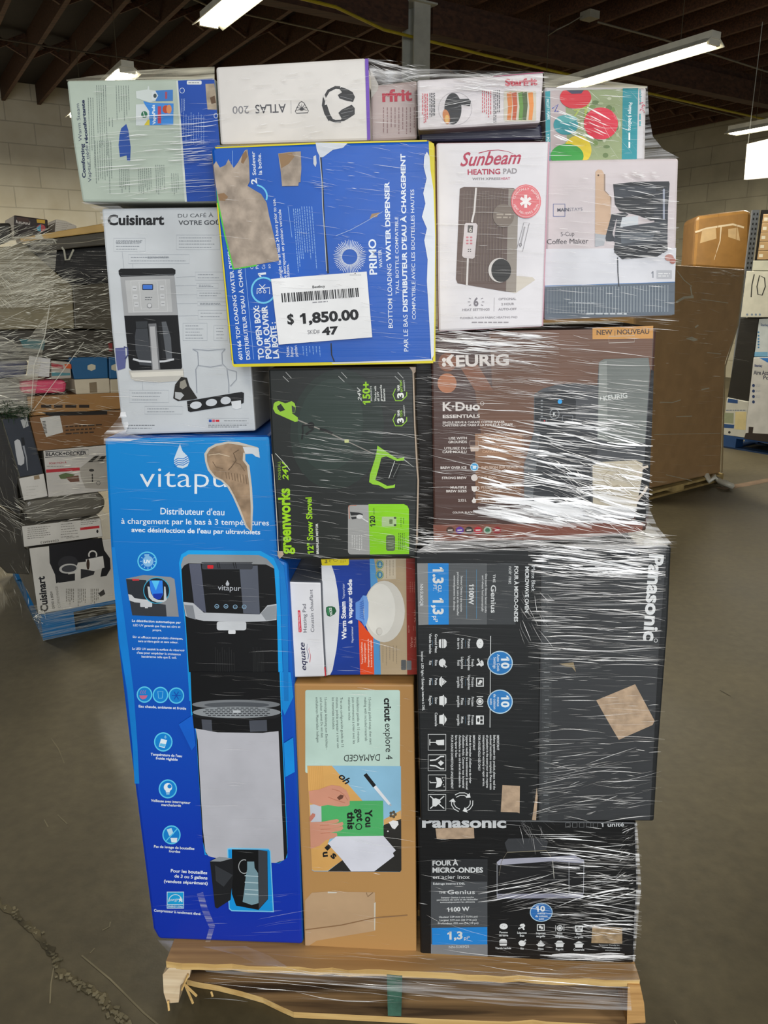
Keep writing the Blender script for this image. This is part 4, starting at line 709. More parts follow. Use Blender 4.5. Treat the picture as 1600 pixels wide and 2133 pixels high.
B.L('#a89684', [(1425, 100), (1440, 600), (1462, 1000), (1472, 1110), (1460, 1700)], 12, 16); B.L('#c4bcb0', [(118, 870), (135, 1000), (165, 1500), (178, 1770)], 7); B.L('#cfd2cc', [(150, 865), (230, 950), (285, 1020)], 5); B.done()  # last pale stroke is a painted white highlight

B = Box('gap_filler_box', 'dark filler carton added to darken the gap between the snow shovel and twin brewer cartons', S, -.10, [(845, 700), (925, 700), (925, 1160), (850, 1165)], .5, '#2a2420', '#2a2420'); B.done()  # added carton in a shade-dark tone, keeps the gap dark against the wall
# --- heating cushion carton, narrow white
B = Box('heating_cushion_box', 'narrow white carton standing on end with navy and red lettering on the kraft carton', S, -.012,
        [(601, 1211), (669, 1213), (672, 1300), (678, 1410), (611, 1412), (607, 1330)], .2, '#dcdce1', '#5a5f68')
B.crop(590, 1150, .1875).part('brand_lettering', 'navy brand lettering over red and blue swooshes'); B.T('#23234a', 'equate', (256, 1312), (236, 1002), 60, .015, .25)
B.L('#2c2c66', [(275, 1190), (282, 1140), (262, 1080), (268, 1020)], 6, 3); B.L('#c02a44', [(296, 1225), (304, 1150), (285, 1080), (292, 1060)], 6, 2)
B.part('printed_text'); B.T('#4b4d58', 'Heating Pad', (262, 892), (252, 578), 40); B.T('#4b4d58', 'Coussin chauffant', (345, 888), (326, 416), 38); B.P('#cf2f45', [(162, 648), (182, 645), (190, 655), (205, 880), (198, 892), (172, 890)])
B.T('#e9c9cf', 'Dry Heat | Moist Heat', (192, 880), (180, 665), 14, .03); B.P('#c2303c', [(455, 1280), (470, 1275), (478, 1375), (465, 1380)]); B.done()
# --- blue warm steam vaporiser carton
B = Box('warm_steam_box', 'blue, tan and rust carton picturing a white egg-shaped steam vaporizer', S, -.028,
        [(669, 1166), (867, 1163), (870, 1405), (679, 1408)], .22, '#173a94', '#8a7a64')
B.crop(590, 1150, .1875).part('printed_panel', 'tan, rust, orange and white printed areas')
B.P('#4f92c8', [(960, 75), (1100, 75), (1110, 1360), (1005, 1360)]); B.P('#b09c7e', [(1010, 75), (1370, 72), (1380, 1360), (1085, 1360), (1060, 400)]); B.P('#c4b69e', [(1055, 78), (1250, 75), (1252, 300), (1075, 305)])
B.P('#8a2a20', [(1365, 72), (1478, 70), (1490, 1358), (1378, 1362)]); B.P('#d9dade', [(424, 145), (535, 142), (575, 260), (605, 430), (624, 640), (612, 900), (590, 1090), (548, 1310), (522, 1362), (480, 1372), (452, 900), (440, 600)])
B.P('#e3cf1c', [(420, 80), (730, 76), (732, 130), (722, 146), (430, 150)]); B.T('#4d4730', 'Be', (490, 122), (488, 85), 28, .03); B.G('#8a7c22', 505, 84, 535, 118, 2, True, 6); B.ring('#8a7c22', 580, 84, 24, 20, 4, 0, 180); B.G('#8a7c22', 630, 84, 700, 120, 3, True, 6, 4)
B.P('#dd4a1c', [(834, 752), (870, 790), (930, 870), (1000, 932), (1012, 1358), (856, 1360)])
B.part('brand_badge', 'green shield emblem'); B.P('#1f5a38', [(476, 615), (500, 602), (545, 602), (575, 615), (592, 655), (570, 692), (520, 718), (488, 705), (476, 660)]); B.P('#3b8458', [(488, 620), (520, 610), (510, 705), (490, 690)]); B.T('#dfe8e2', 'VICKS', (548, 706), (536, 616), 26, .05)
B.part('printed_text', 'white lettering running upwards'); B.T('#e2e4ee', 'Warm Steam', (703, 970), (690, 548), 50, .05); B.T('#cdd4ea', 'Vapourizer', (684, 518), (680, 348), 26); B.T('#cdd4ea', 'Vaporisateur', (780, 1010), (776, 826), 24, .01); B.T('#e2e4ee', 'à vapeur tiède', (766, 795), (762, 302), 46, .05)
for s_, x, a, b in (('Temporary Relief from', 886, 1245, 1000), ('Cough & Congestion', 918, 1226, 1010), ('Soulagement temporaire de', 956, 1276, 965), ('la toux et de la congestion', 988, 1276, 978)): B.T('#f0cdbf', s_, (x, a), (x-5, b), 18, .03)
B.T('#c98f82', 'Warm', (1442, 1060), (1436, 942), 28); B.T('#c98f82', 'Tiède', (1484, 1058), (1478, 942), 28); B.T('#c98f82', '24 Hr', (1484, 780), (1478, 640), 28); B.T('#c98f82', 'Filter Free', (1405, 892), (1398, 815), 16)
for x0, y0, x1, y1, n, sd in ((1130, 90, 1240, 300, 3, 1), (1050, 1040, 1280, 1280, 6, 2), (1400, 330, 1470, 460, 3, 3), (1440, 820, 1475, 890, 2, 5)): B.G('#7c6f5c' if x0 < 1300 else '#b5695c', x0, y0, x1, y1, n, True, 5, sd)
B.part('product_picture', 'printed white egg-shaped vaporizer with blue spout'); B.P('#5f8fd8', [(803, 562), (850, 535), (885, 480), (925, 485), (948, 560), (946, 720), (925, 800), (905, 830), (870, 770), (805, 742)])
for k in range(9): B.L('#3c66b4', [(850, 565+20*k), (925, 520+30*k)], 6)
B.E('#cfcbc2', 1122, 660, 230, 342); B.E('#dddad2', 1080, 640, 165, 290); 
for k in range(8): B.L('#4a77c4', [(862, 570+20*k), (935, 500+38*k)], 5)
B.P('#6d9de0', [(885, 480), (925, 485), (948, 560), (946, 720), (925, 800), (905, 830), (900, 700), (898, 590)]); B.E('#bdb9b0', 1066, 882, 36, 44); B.E('#d0ccc4', 1072, 880, 28, 36)
for y in (138, 252): B.ring('#7a9a50', 1072, y, 42, 48, 7); B.E('#3f7f9c', 1072, y, 34, 40); B.E('#9ab0a4', 1075, y, 12, 24)
B.RR('#55585a', 1310, 1198, 1365, 1310, 10); B.RR('#6d7072', 1370, 1205, 1425, 1310, 10); B.done()
# --- kraft cutting machine carton
kraft = grad_mat('kraft_board', [(.14, '#b58a54'), (.9, '#ac804c')], .7, .12)
B = Box('cutting_machine_box', 'tall kraft cardboard carton with a mint and photo label, handwritten DAMAGED', S, -.004,
        [(612, 1424), (862, 1426), (866, 1700), (868, 1983), (635, 1980), (624, 1720)], .3, '#b48a54', '#a67c48', body_mat=kraft)
B.crop(600, 1400, .27672).part('paper_sticker', 'mint label with black lettering above a printed photo'); B.RR('#bdd6cc', 130, 135, 843, 760, 14)
B.part('brand_lettering'); bk = '#222426'; B.T(bk, 'cricut', (724, 196), (729, 372), 52, .05); B.T(bk, 'explore 4', (730, 388), (737, 657), 52)
B.part('printed_text', 'black lettering running down in four languages')
for s_, x0, x1, b in (('15-minute guided setup, then start', 606, 614, 545), ('making with included materials', 574, 580, 520), ('Installation guidée de 15 minutes,', 516, 524, 532), ('puis commencez à créer avec les', 482, 489, 540), ('matériaux inclus', 452, 455, 362), ('Tras una configuración guiada de 15', 393, 402, 565), ('minutos, podrás empezar a crear con', 360, 369, 572), ('los materiales incluidos', 330, 335, 430), ('15-minütige Anleitung zum Einrichten -', 274, 284, 582), ('und schon kannst Du mit den', 240, 248, 492), ('enthaltenen Materialien loslegen', 208, 216, 530)): B.T('#3c4446', s_, (x0, 190), (x1, b), 19)
B.part('handwriting', 'black handwritten word DAMAGED'); B.T('#17181a', 'DAMAGED', (693, 618), (420, 624), 50, -.004, .1)
B.part('product_picture', 'printed photo of two hands with a green card'); B.P('#8cbcd8', [(145, 703), (850, 708), (854, 1490), (845, 1504), (195, 1500), (180, 1490)])
B.P('#d9a660', [(145, 705), (330, 705), (560, 968), (420, 1010), (300, 1290), (410, 1415), (300, 1496), (195, 1496), (180, 1485)]); 
for k in range(8): B.L('#cf9a54', [(160+14*k, 710), (170+14*k, 900)], 3)
B.P('#d2a468', [(720, 1110), (850, 1040), (853, 1125), (722, 1160)]); B.P('#2b2a28', [(722, 1150), (852, 1105), (854, 1490), (845, 1503), (300, 1500), (410, 1415), (640, 1480)])
B.P('#d8d9e4', [(365, 1236), (716, 1230), (812, 1342), (790, 1362), (800, 1385), (650, 1500), (475, 1500), (400, 1402), (298, 1292)]); B.P('#c2c6d0', [(165, 1000), (252, 985), (258, 1135), (172, 1130)]); B.P('#4fae68', [(250, 985), (460, 970), (716, 968), (720, 1232), (370, 1236), (256, 1240)])
B.T('#17191a', 'You', (580, 1035), (585, 1168), 52, .05); B.T('#17191a', 'got', (515, 1030), (520, 1125), 52, .05); B.ring('#17191a', 533, 1163, 22, 22, 7); B.T('#17191a', 'this', (447, 1052), (450, 1185), 52, .05)
sk = '#cf927a'; s2 = '#b8765e'
B.P(sk, [(156, 895), (230, 885), (290, 862), (330, 850), (390, 858), (440, 890), (465, 945), (464, 1000), (448, 1008), (380, 1012), (300, 1000), (240, 1010), (165, 985)]); B.P('#6b4336', [(368, 945), (395, 922), (420, 928), (412, 950), (385, 965)]); B.L(s2, [(330, 880), (385, 895), (425, 925), (450, 965)], 4); B.L(s2, [(300, 940), (350, 960), (430, 985)], 4)
B.P(sk, [(165, 1130), (250, 1128), (368, 1106), (384, 1114), (380, 1130), (310, 1150), (410, 1128), (418, 1142), (408, 1158), (320, 1180), (410, 1160), (416, 1176), (400, 1192), (320, 1208), (368, 1212), (372, 1232), (345, 1248), (285, 1265), (240, 1305), (170, 1332)])
for q in ([(240, 1155), (310, 1150)], [(245, 1185), (320, 1180)], [(245, 1215), (320, 1208)]): B.L(s2, q, 4)
B.P('#c27a6a', [(162, 1090), (185, 1062), (205, 1068), (204, 1085), (178, 1118), (163, 1125)])
B.L('#1b1c1e', [(580, 768), (652, 860)], 28); B.L('#dfe1e6', [(652, 860), (765, 995)], 24, 20); B.L('#aeb2ba', [(765, 995), (778, 1005)], 12)
B.T('#1b1c1e', 'oh', (378, 790), (440, 850), 54, .03, .3); B.T('#1b1c1e', 'i', (275, 1320), (300, 1345), 40, .05); B.T('#1b1c1e', 'u', (262, 1355), (266, 1392), 50, .05); B.T('#1b1c1e', 's', (318, 1385), (345, 1410), 52, .05)
for k in range(5): a = k*2*math.pi/5; B.E('#5a5040', 790+18*math.cos(a), 1072+18*math.sin(a), 11)
B.P('#e4e4e6', [(758, 1130), (790, 1116), (828, 1122), (832, 1148), (805, 1182), (785, 1175)]); B.E('#dcdcdc', 752, 1198, 6)
B.part('packing_tape', 'brown tape over a taped-on paper'); B.P('#bb9c7a', [(300, 1652), (655, 1658), (655, 1948), (215, 2022), (130, 2078), (128, 1720), (180, 1660)]); B.P('#cfcabe', [(300, 1652), (372, 1656), (362, 1664), (298, 1664)]); B.P('#cfcabe', [(648, 1740), (660, 1730), (656, 1945), (650, 1940)]); B.L('#7d6044', [(590, 1660), (600, 1690), (640, 1660)], 6)
B.L('#8d6c4c', [(130, 1940), (400, 1905), (650, 1850), (900, 1830)], 8); B.done()
# --- large microwave carton on its side
B = Box('large_microwave_box', 'big black carton lying on its side with white lettering running down its right edge', S, .02,
        [(864, 1147), (1100, 1140), (1399, 1137), (1392, 1300), (1372, 1560), (1363, 1711), (876, 1711), (866, 1295)], .36, '#1f2123', '#101112', film=.25)
B.crop(850, 1120, .35).part('printed_panel', 'grey and blue panel print, right half greyed as painted sheen')
B.P('#383a3d', [(785, 62), (1540, 60), (1490, 700), (1440, 1680), (780, 1682)]); B.P('#7e8081', [(54, 152), (120, 152), (122, 518), (62, 520)]); B.P('#1f80cc', [(118, 152), (242, 152), (243, 517), (122, 518)]); B.P('#55585b', [(242, 152), (560, 152), (560, 517), (243, 517)]); B.P('#3b3e41', [(470, 152), (640, 152), (640, 517), (470, 517)])  # first grey area paints the sheen on the carton's right half
B.part('brand_lettering', 'large white brand lettering running down'); B.T('#d6d8da', 'Panasonic', (1440, 97), (1402, 610), 82, .045); B.ring('#d6d8da', 1475, 612, 10, 10, 3)
B.part('printed_text'); t_ = '#d3d6d8'
for s_, p0, p1, h, b_ in (('1.3', (150, 175), (150, 273), 60, .05), ('CU.', (178, 282), (178, 326), 22, .02), ('FT.', (150, 280), (150, 314), 20, .02), ('1,3', (150, 360), (150, 457), 60, .05), ('pi³', (150, 466), (152, 502), 26, .02), ('NN-SU65QB', (72, 275), (72, 405), 19, 0), ('1100W', (365, 276), (362, 398), 28, .05), ('Genius', (494, 282), (494, 448), 30, .02), ('THE', (506, 218), (506, 266), 14, .02),
  ('One-touch Genius Sensor cooks', (460, 215), (458, 446), 12, .01), ('and reheats food automatically', (440, 225), (438, 440), 12, .01), ('Senseur Genius à une touche', (314, 228), (312, 440), 12, .01), ('permettant de cuire et de réchauffer', (293, 205), (291, 465), 12, .01), ('automatiquement les aliments', (272, 225), (270, 432), 12, .01), ('FOUR À MICRO-ONDES', (634, 170), (632, 500), 22, .04), ('noir mat', (600, 172), (599, 276), 22, 0), ('MICROWAVE OVEN', (698, 172), (696, 444), 22, .04), ('Matte Black', (736, 170), (735, 320), 22, 0)): B.T(t_, s_, p0, p1, h, b_)
B.L('#4f8fb8', [(348, 190), (350, 482)], 2); B.L('#4f8fb8', [(408, 190), (408, 482)], 2); B.L('#cfd2d4', [(492, 585), (488, 1130)], 4)
def ten(x, y, l1, l2=None, l3=None):
    B.E('#b9d2e2', x, y, 76, 72); B.E('#2a78bc', x, y, 70, 66); B.T('#e2eaf0', '10', (x+8, y-36), (x+8, y+34), 46, .05)
    for k, q in enumerate(q for q in (l1, l2, l3) if q): B.T('#e2eaf0', q, (x-18-21*k, y), None, 16, .01, d=(0, 1), mid=True)
B.part('blue_roundel', 'blue round badge reading 10'); ten(548, 745, 'Auto Cook', 'Settings'); ten(548, 976, 'menus', 'de cuisson', 'auto')
def food(x, y, kind, k=1.0, dr=(0, 1)):
    """white food pictogram; dr points along the lettering's reading direction"""
    dx, dy = dr; up = (dy, -dx); f_ = lambda a, b: (x+(a*dx+b*up[0])*k, y+(a*dy+b*up[1])*k); c = '#dcdedf'; d = '#2a2c2e'
    def poly(col, pts): B.P(col, [f_(*q) for q in pts])
    def circ(col, a, b, r, r2=None, n=16): B.P(col, [f_(a+r*math.cos(t*2*math.pi/n), b+(r2 or r)*math.sin(t*2*math.pi/n)) for t in range(n)])
    if kind == 'potato': circ(c, 0, 0, 30, 22); circ(d, -8, 4, 2); circ(d, 8, 0, 2)
    elif kind == 'veg': poly(c, [(-6, 22), (14, 24), (24, 8), (14, -4), (20, -20), (10, -22), (0, -6), (-24, -18), (-28, -8), (-8, 2), (-18, 12)]); B.L(d, [f_(-20, -10), f_(4, 8)], 3*k)
    elif kind == 'frozen': poly(c, [(-28, 24), (28, 24), (28, -24), (-28, -24)]); poly(d, [(-22, 18), (22, 18), (22, -18), (-22, -18)]); circ(c, -4, 4, 10); poly(c, [(0, -2), (14, 8), (16, -12), (4, -14)])
    elif kind == 'pizza': circ(c, 0, 0, 22); circ(d, 0, 0, 16); circ(c, 0, 0, 12); B.L(c, [f_(-30, 20), f_(-30, -20)], 4*k); B.L(c, [f_(30, 20), f_(30, -20)], 4*k)
    elif kind == 'dinner': poly(c, [(-28, 24), (28, 24), (28, -24), (-28, -24)]); poly(d, [(-22, 18), (-2, 18), (-2, 2), (-22, 2)]); poly(d, [(4, 18), (22, 18), (22, 2), (4, 2)]); circ(d, 0, -10, 14, 7)
    elif kind == 'burger': poly(c, [(-28, 4), (-26, 16), (-14, 24), (14, 24), (26, 16), (28, 4)]); poly(d, [(-24, 2), (24, 2), (24, -6), (-24, -6)]); B.L(c, [f_(-28, -2), f_(28, -2)], 5*k); poly(c, [(-28, -10), (28, -10), (24, -24), (-24, -24)])
    elif kind == 'rice': poly(c, [(-28, 4), (28, 4), (22, -14), (10, -24), (-10, -24), (-22, -14)]); circ(c, -4, 6, 18, 12); B.L(c, [f_(8, 10), f_(26, 26)], 4*k); B.L(c, [f_(14, 8), f_(30, 20)], 4*k)
    elif kind == 'pasta': poly(c, [(-34, -6), (34, -6), (18, -22), (-18, -22)]); poly(c, [(-24, -4), (0, 24), (24, -4)]); B.L(d, [f_(-14, 2), f_(0, 14), f_(14, 2)], 3*k)
    else: poly(c, [(-30, 6), (30, 6), (26, -22), (-26, -22)]); poly(c, [(-28, 10), (28, 10), (14 if kind == 'stew' else 6, 24), (-14 if kind == 'stew' else -6, 24)]); B.L(c, [f_(-36, 4), f_(36, 4)], 6*k)
B.part('printed_icons', 'white food and handling symbols')
for k_i, (y, k_, a, b) in enumerate(((630, 'potato', ('Potato',), ('Pomme', 'de terre')), (745, 'veg', ('Fresh', 'Vegetables'), ('Légumes', 'frais')), (860, 'frozen', ('Frozen', 'Vegetables'), ('Légumes', 'surgelés')), (975, 'pizza', ('Frozen', 'Pizza'), ('Pizza', 'surgelée')), (1085, 'dinner', ('Frozen', 'Entrées'), ('Mets', 'surgelés')))):
    B.part('printed_icons'); food(428, y, k_, .95); B.part('printed_text')
    for q, s_ in enumerate(a): B.T(t_, s_, ((378 if len(a) > 1 else 356)-22*q, y), None, 15, .02, d=(0, 1), mid=True)
    for q, s_ in enumerate(b): B.T(t_, s_, (316-22*q, y), None, 15, .02, d=(0, 1), mid=True)
    B.L('#4f6f88', [(342, y-22), (342, y+22)], 1.5)
for y, k_, a, b in ((630, 'burger', 'Ground Meat', 'Viande hachée'), (745, 'rice', 'Rice', 'Riz'), (857, 'pasta', 'Pasta', 'Pâtes'), (970, 'stew', 'Stew', 'Ragoût'), (1082, 'casserole', 'Casserole', None)):
    B.part('printed_icons'); food(207, y, k_, .95); B.part('printed_text'); B.T(t_, a, (160, y), None, 15, .02, d=(0, 1), mid=True); 
    if b: B.T(t_, b, (126, y), None, 15, .02, d=(0, 1), mid=True); B.L('#4f6f88', [(147, y-20), (147, y+20)], 1.5)
B.T(t_, 'Interior LED light / Éclairage interne à DEL', (78, 678), (86, 1030), 13, .03)
B.part('printed_text')
for s_, x, a, b in (('IMPORTANT', 529, 1175, 1265), ('Before operating this product, please read the', 508, 1175, 1500), ('enclosed instructions completely. Please retain', 487, 1175, 1500), ('all packaging in the event your oven requires', 466, 1175, 1490), ('transportation for warranty or repair service.', 445, 1175, 1480), ('FOR HOUSEHOLD USE ONLY', 418, 1175, 1388), ('IMPORTANT', 386, 1175, 1265), ('Avant de brancher, d’utiliser ou de régler'.replace('’', "'"), 365, 1175, 1462), ("l'appareil, veuillez lire entièrement le manuel", 345, 1175, 1498), ("d'utilisation inclus. Conserver tout le matériel", 324, 1175, 1490), ("d'emballage au cas où il serait nécessaire de", 303, 1175, 1486), ('faire réparer le four.', 281, 1175, 1310), ('POUR USAGE DOMESTIQUE UNIQUEMENT', 256, 1175, 1495)): B.T(t_, s_, (x, a), (x, b), 13, .025)
B.part('printed_icons')
for y0, y1 in ((1170, 1265), (1292, 1387), (1412, 1503), (1528, 1622)): B.box_outline('#dcdedf', 120, y0, 225, y1, 3.5)
c = '#dcdedf'; B.P(c, [(168, 1205), (215, 1202), (215, 1235), (178, 1235), (165, 1222)]); B.L(c, [(168, 1218), (130, 1218)], 5); B.L(c, [(130, 1200), (130, 1236)], 5)
B.P(c, [(178, 1340), (195, 1325), (215, 1340), (195, 1358)]); B.L(c, [(130, 1325), (165, 1322), (195, 1302), (215, 1302)], 8); B.L(c, [(130, 1355), (165, 1358), (195, 1375), (215, 1375)], 8)
B.P(c, [(165, 1425), (195, 1432), (205, 1455), (195, 1480), (165, 1490), (172, 1458)]); B.L(c, [(170, 1458), (132, 1458), (130, 1448)], 5); 
for q in ((205, 1430), (212, 1445), (210, 1470), (215, 1482)): B.E(c, q[0], q[1], 3, n=8)
B.P(c, [(145, 1555), (165, 1550), (190, 1560), (195, 1575), (165, 1600), (145, 1598)]); B.L(c, [(132, 1538), (215, 1612)], 6); B.L(c, [(215, 1538), (132, 1612)], 6)
for k in range(3):
    a = math.radians(120*k-90); q = [(62*math.cos(a+t), 54*math.sin(a+t)) for t in (-.75, -.25, .25)]; cx_, cy_ = 322, 1575
    B.L(c, [(cx_+u*.93, cy_+w__*.93) for u, w__ in q]+[(cx_+56*math.cos(a+.6), cy_+48*math.sin(a+.6))], 20); B.L('#1f2123', [(cx_+u*.93, cy_+w__*.93) for u, w__ in q]+[(cx_+56*math.cos(a+.55), cy_+48*math.sin(a+.55))], 11)
    B.P(c, [(cx_+38*math.cos(a+.6), cy_+32*math.sin(a+.6)), (cx_+78*math.cos(a+.6), cy_+68*math.sin(a+.6)), (cx_+60*math.cos(a+1.0), cy_+52*math.sin(a+1.0))])
B.part('torn_patch', 'squares of bare tan board'); kp = mat('#b29a82', .85, .12, var=.2, vs=60)
B.P(kp, [(1352, 872), (1420, 1000), (1468, 1090), (1455, 1115), (1255, 1203), (1200, 1110), (1120, 968)]); B.P(kp, [(562, 1472), (666, 1478), (664, 1640), (650, 1635), (552, 1632)]); B.P(kp, [(766, 1488), (772, 1540), (762, 1682), (738, 1680), (750, 1600)])
B.P('#8f8064', [(900, 750), (985, 742), (1000, 800), (975, 770), (935, 765)])
B.part('box_seam', 'closed flap seam under clear tape'); B.L('#0a0b0c', [(790, 62), (786, 700), (772, 1680)], 5); tp = mat('#3f4245', .25, .8)
B.P(tp, [(800, 70), (862, 70), (850, 1500), (832, 1682), (790, 1682), (798, 700)])
for k in range(40): B.L('#5a5d60' if k % 3 else '#8a8d90', [(806+3*(k % 4), 560+27*k), (806+rnd.uniform(20, 42), 560+27*k+rnd.uniform(-5, 5))], rnd.uniform(2, 6))
B.done()
# --- microwave carton, lowest
B = Box('microwave_box', 'black carton with grey and blue panel picturing a microwave, directly on the pallet', S, .0,
        [(869, 1703), (1326, 1713), (1330, 1850), (1321, 2006), (876, 1998), (873, 1850)], .34, '#141517', '#0d0e0f', film=.25)
B.crop(850, 1690, .31875).part('printed_panel', 'grey and blue panel print, right half greyed as painted sheen'); B.P('#4b4e52', [(150, 330), (518, 330), (520, 970), (150, 965)]); B.P('#2a2c2f', [(150, 310), (520, 310), (520, 460), (150, 460)]); B.P('#7f8286', [(150, 868), (520, 868), (520, 970), (150, 964)]); B.P('#1f84d4', [(155, 762), (518, 756), (518, 870), (158, 872)])
B.part('brand_lettering', 'white brand lettering cut off by the box above'); B.T('#cfd1d3', 'Panasonic', (92, 104), (642, 106), 66, .05)
B.part('printed_text')
for s_, p0, p1, h, b_ in (('FOUR À', (160, 354), (328, 352), 31, .045), ('MICRO-ONDES', (160, 400), (490, 399), 32, .045), ('en acier inox', (162, 441), (403, 441), 26, 0), ('Éclairage interne à DEL', (164, 479), (373, 478), 12, .03), ('THE', (202, 538), (246, 537), 14, .03), ('Genius', (258, 541), (438, 540), 27, .01), ('Senseur Genius à une touche', (216, 569), (430, 566), 10, .02), ('permettant de cuire et de réchauffer', (188, 584), (458, 580), 10, .02), ('automatiquement les aliments', (210, 599), (437, 596), 10, .02),
  ('1100 W', (256, 655), (402, 650), 26, .045), ('Hauteur 329 mm (12 15/16 po)', (203, 697), (455, 693), 12, .02), ('Largeur 519 mm (20 7/16 po)', (208, 717), (448, 714), 12, .02), ('Profondeur 410 mm (16 1/8 po)', (196, 738), (460, 735), 12, .02), ('1,3', (258, 836), (357, 834), 48, .05), ('pi³', (366, 838), (403, 836), 22, .01), ('NN-SU65QS', (268, 896), (399, 890), 17, 0), ('1 unité', (1262, 101), (1412, 98), 26, .02)): B.T(t_, s_, p0, p1, h, b_)
for x, lab in ((625, ('Pomme', 'de terre')), (745, ('Légumes', 'frais')), (868, ('Légumes', 'surgelés')), (992, ('Pizza', 'surgelée')), (1117, ('Mets', 'surgelés'))):
    for q, s_ in enumerate(lab): B.T(t_, s_, (x, 797+20*q+(x-625)*.02), None, 13, .03, mid=True)
for x, s_ in ((622, 'Viande hachée'), (746, 'Riz'), (868, 'Pâtes'), (991, 'Ragoût'), (1117, 'Casserole')): B.T(t_, s_, (x, 900+(x-622)*.02), None, 13, .03, mid=True)
for k, s_ in enumerate(('Panasonic Canada Inc.', 'Fabriqué en Chine', 'www.panasonic.com')): B.T('#a9acae', s_, (1248+20*k, 877+17*k), (1385, 880+16*k), 9, .02)
B.part('printed_icons')
for x, k_ in ((625, 'potato'), (745, 'veg'), (868, 'frozen'), (992, 'pizza'), (1117, 'dinner')): food(x, 752+(x-625)*.03, k_, .9, (1, 0))
for x, k_ in ((622, 'burger'), (746, 'rice'), (868, 'pasta'), (991, 'stew'), (1117, 'casserole')): food(x, 856+(x-622)*.03, k_, .9, (1, 0))
for x in (1030, 1075, 1120, 1165, 1210): B.box_outline('#9a9da0', x, 75, x+30, 104, 2)
B.part('blue_roundel', 'blue round badge reading 10'); B.E('#a9c6dc', 871, 660, 75, 62); B.E('#2c70b8', 871, 660, 69, 56); B.T('#e2eaf0', '10', (836, 655), (897, 652), 34, .05)
for k, s_ in enumerate(('menus', 'de cuisson', 'auto')): B.T('#e2eaf0', s_, (872, 673+18*k), None, 14, .02, mid=True)
B.part('product_picture', 'printed stainless microwave oven'); B.P('#1b1c1f', [(580, 335), (610, 315), (1088, 287), (1150, 320), (1145, 570), (580, 566)]); B.P('#a3a4b4', [(580, 332), (605, 312), (930, 297), (1088, 287), (1152, 320), (1150, 340), (940, 326), (590, 352)]); B.P('#8f90a2', [(580, 540), (1145, 536), (1145, 566), (580, 570)])
for q in ([(582, 335), (582, 566)], [(1052, 330), (1052, 536)], [(1150, 322), (1146, 540)]): B.L('#b6b8c0', q, 3)
B.T('#cfd1d3', '10:00', (1082, 378), (1122, 377), 12, .03); B.L('#4a4c50', [(592, 552), (630, 551)], 3)
B.part('torn_flap', 'dark dented flap with frayed edge'); B.P('#3a3c40', [(632, 205), (655, 178), (895, 174), (915, 196), (905, 245), (880, 262), (650, 268)]); B.L('#8d8672', [(648, 268), (780, 262), (905, 256), (935, 300)], 4); B.L('#6d675c', [(648, 268), (610, 330), (595, 420)], 3); B.L('#c9c7c0', [(945, 320), (955, 440)], 3)
B.part('torn_patch', 'bare tan board patches'); B.P(kp, [(180, 112), (300, 108), (430, 106), (434, 176), (320, 182), (188, 180)]); B.P(mat('#a08868', .8, .2, var=.35, vs=60), [(1205, 752), (1400, 760), (1400, 865), (1198, 860)]); B.done()

# ---------------------------------------------------------------- price label taped on the wrap
B = Box('price_label', 'white printed price sheet reading $ 1,850.00 stuck on the blue torn carton', S, .0512,
        [(564.5, 581), (764, 565.5), (775.5, 702.5), (580.5, 718)], .0006, '#e6e6e8', film=.0, cat='price label', bev=.0001, body='paper')
B.crop(430, 280, .30625).part('printed_text', 'black lettering'); bl = '#17171b'
B.T(bl, 'Bestbuy', (722, 1046), (808, 1040), 17, .02); B.G('#8a8a90', 722, 1138, 830, 1148, 1, w=7, tilt=-.07); B.E('#26262a', 1012, 946, 4, n=8); B.G('#9a9aa0', 975, 950, 1055, 962, 1, w=3)
B.T(bl, 'S', (552, 1290), (598, 1286), 62, .055); B.L(bl, [(573, 1218), (578, 1298)], 7); B.T(bl, '1,850.00', (640, 1286), (1038, 1256), 66, .055); B.T('#55555c', 'SKID#', (690, 1358), (771, 1352), 28); B.T(bl, '47', (788, 1365), (900, 1355), 50, .06)
B.part('barcode', 'black barcode'); r0 = random.Random(11); x = 0
while x < 520:
    w0 = r0.choice([3, 3, 5, 8, 10]); B.P(bl, [(509+x, 1081-x*.0725), (509+x+w0, 1081-(x+w0)*.0725), (515+x+w0, 1143-(x+w0)*.0725), (515+x, 1143-x*.0725)]); x += w0+r0.choice([4, 4, 6, 9])
B.done()
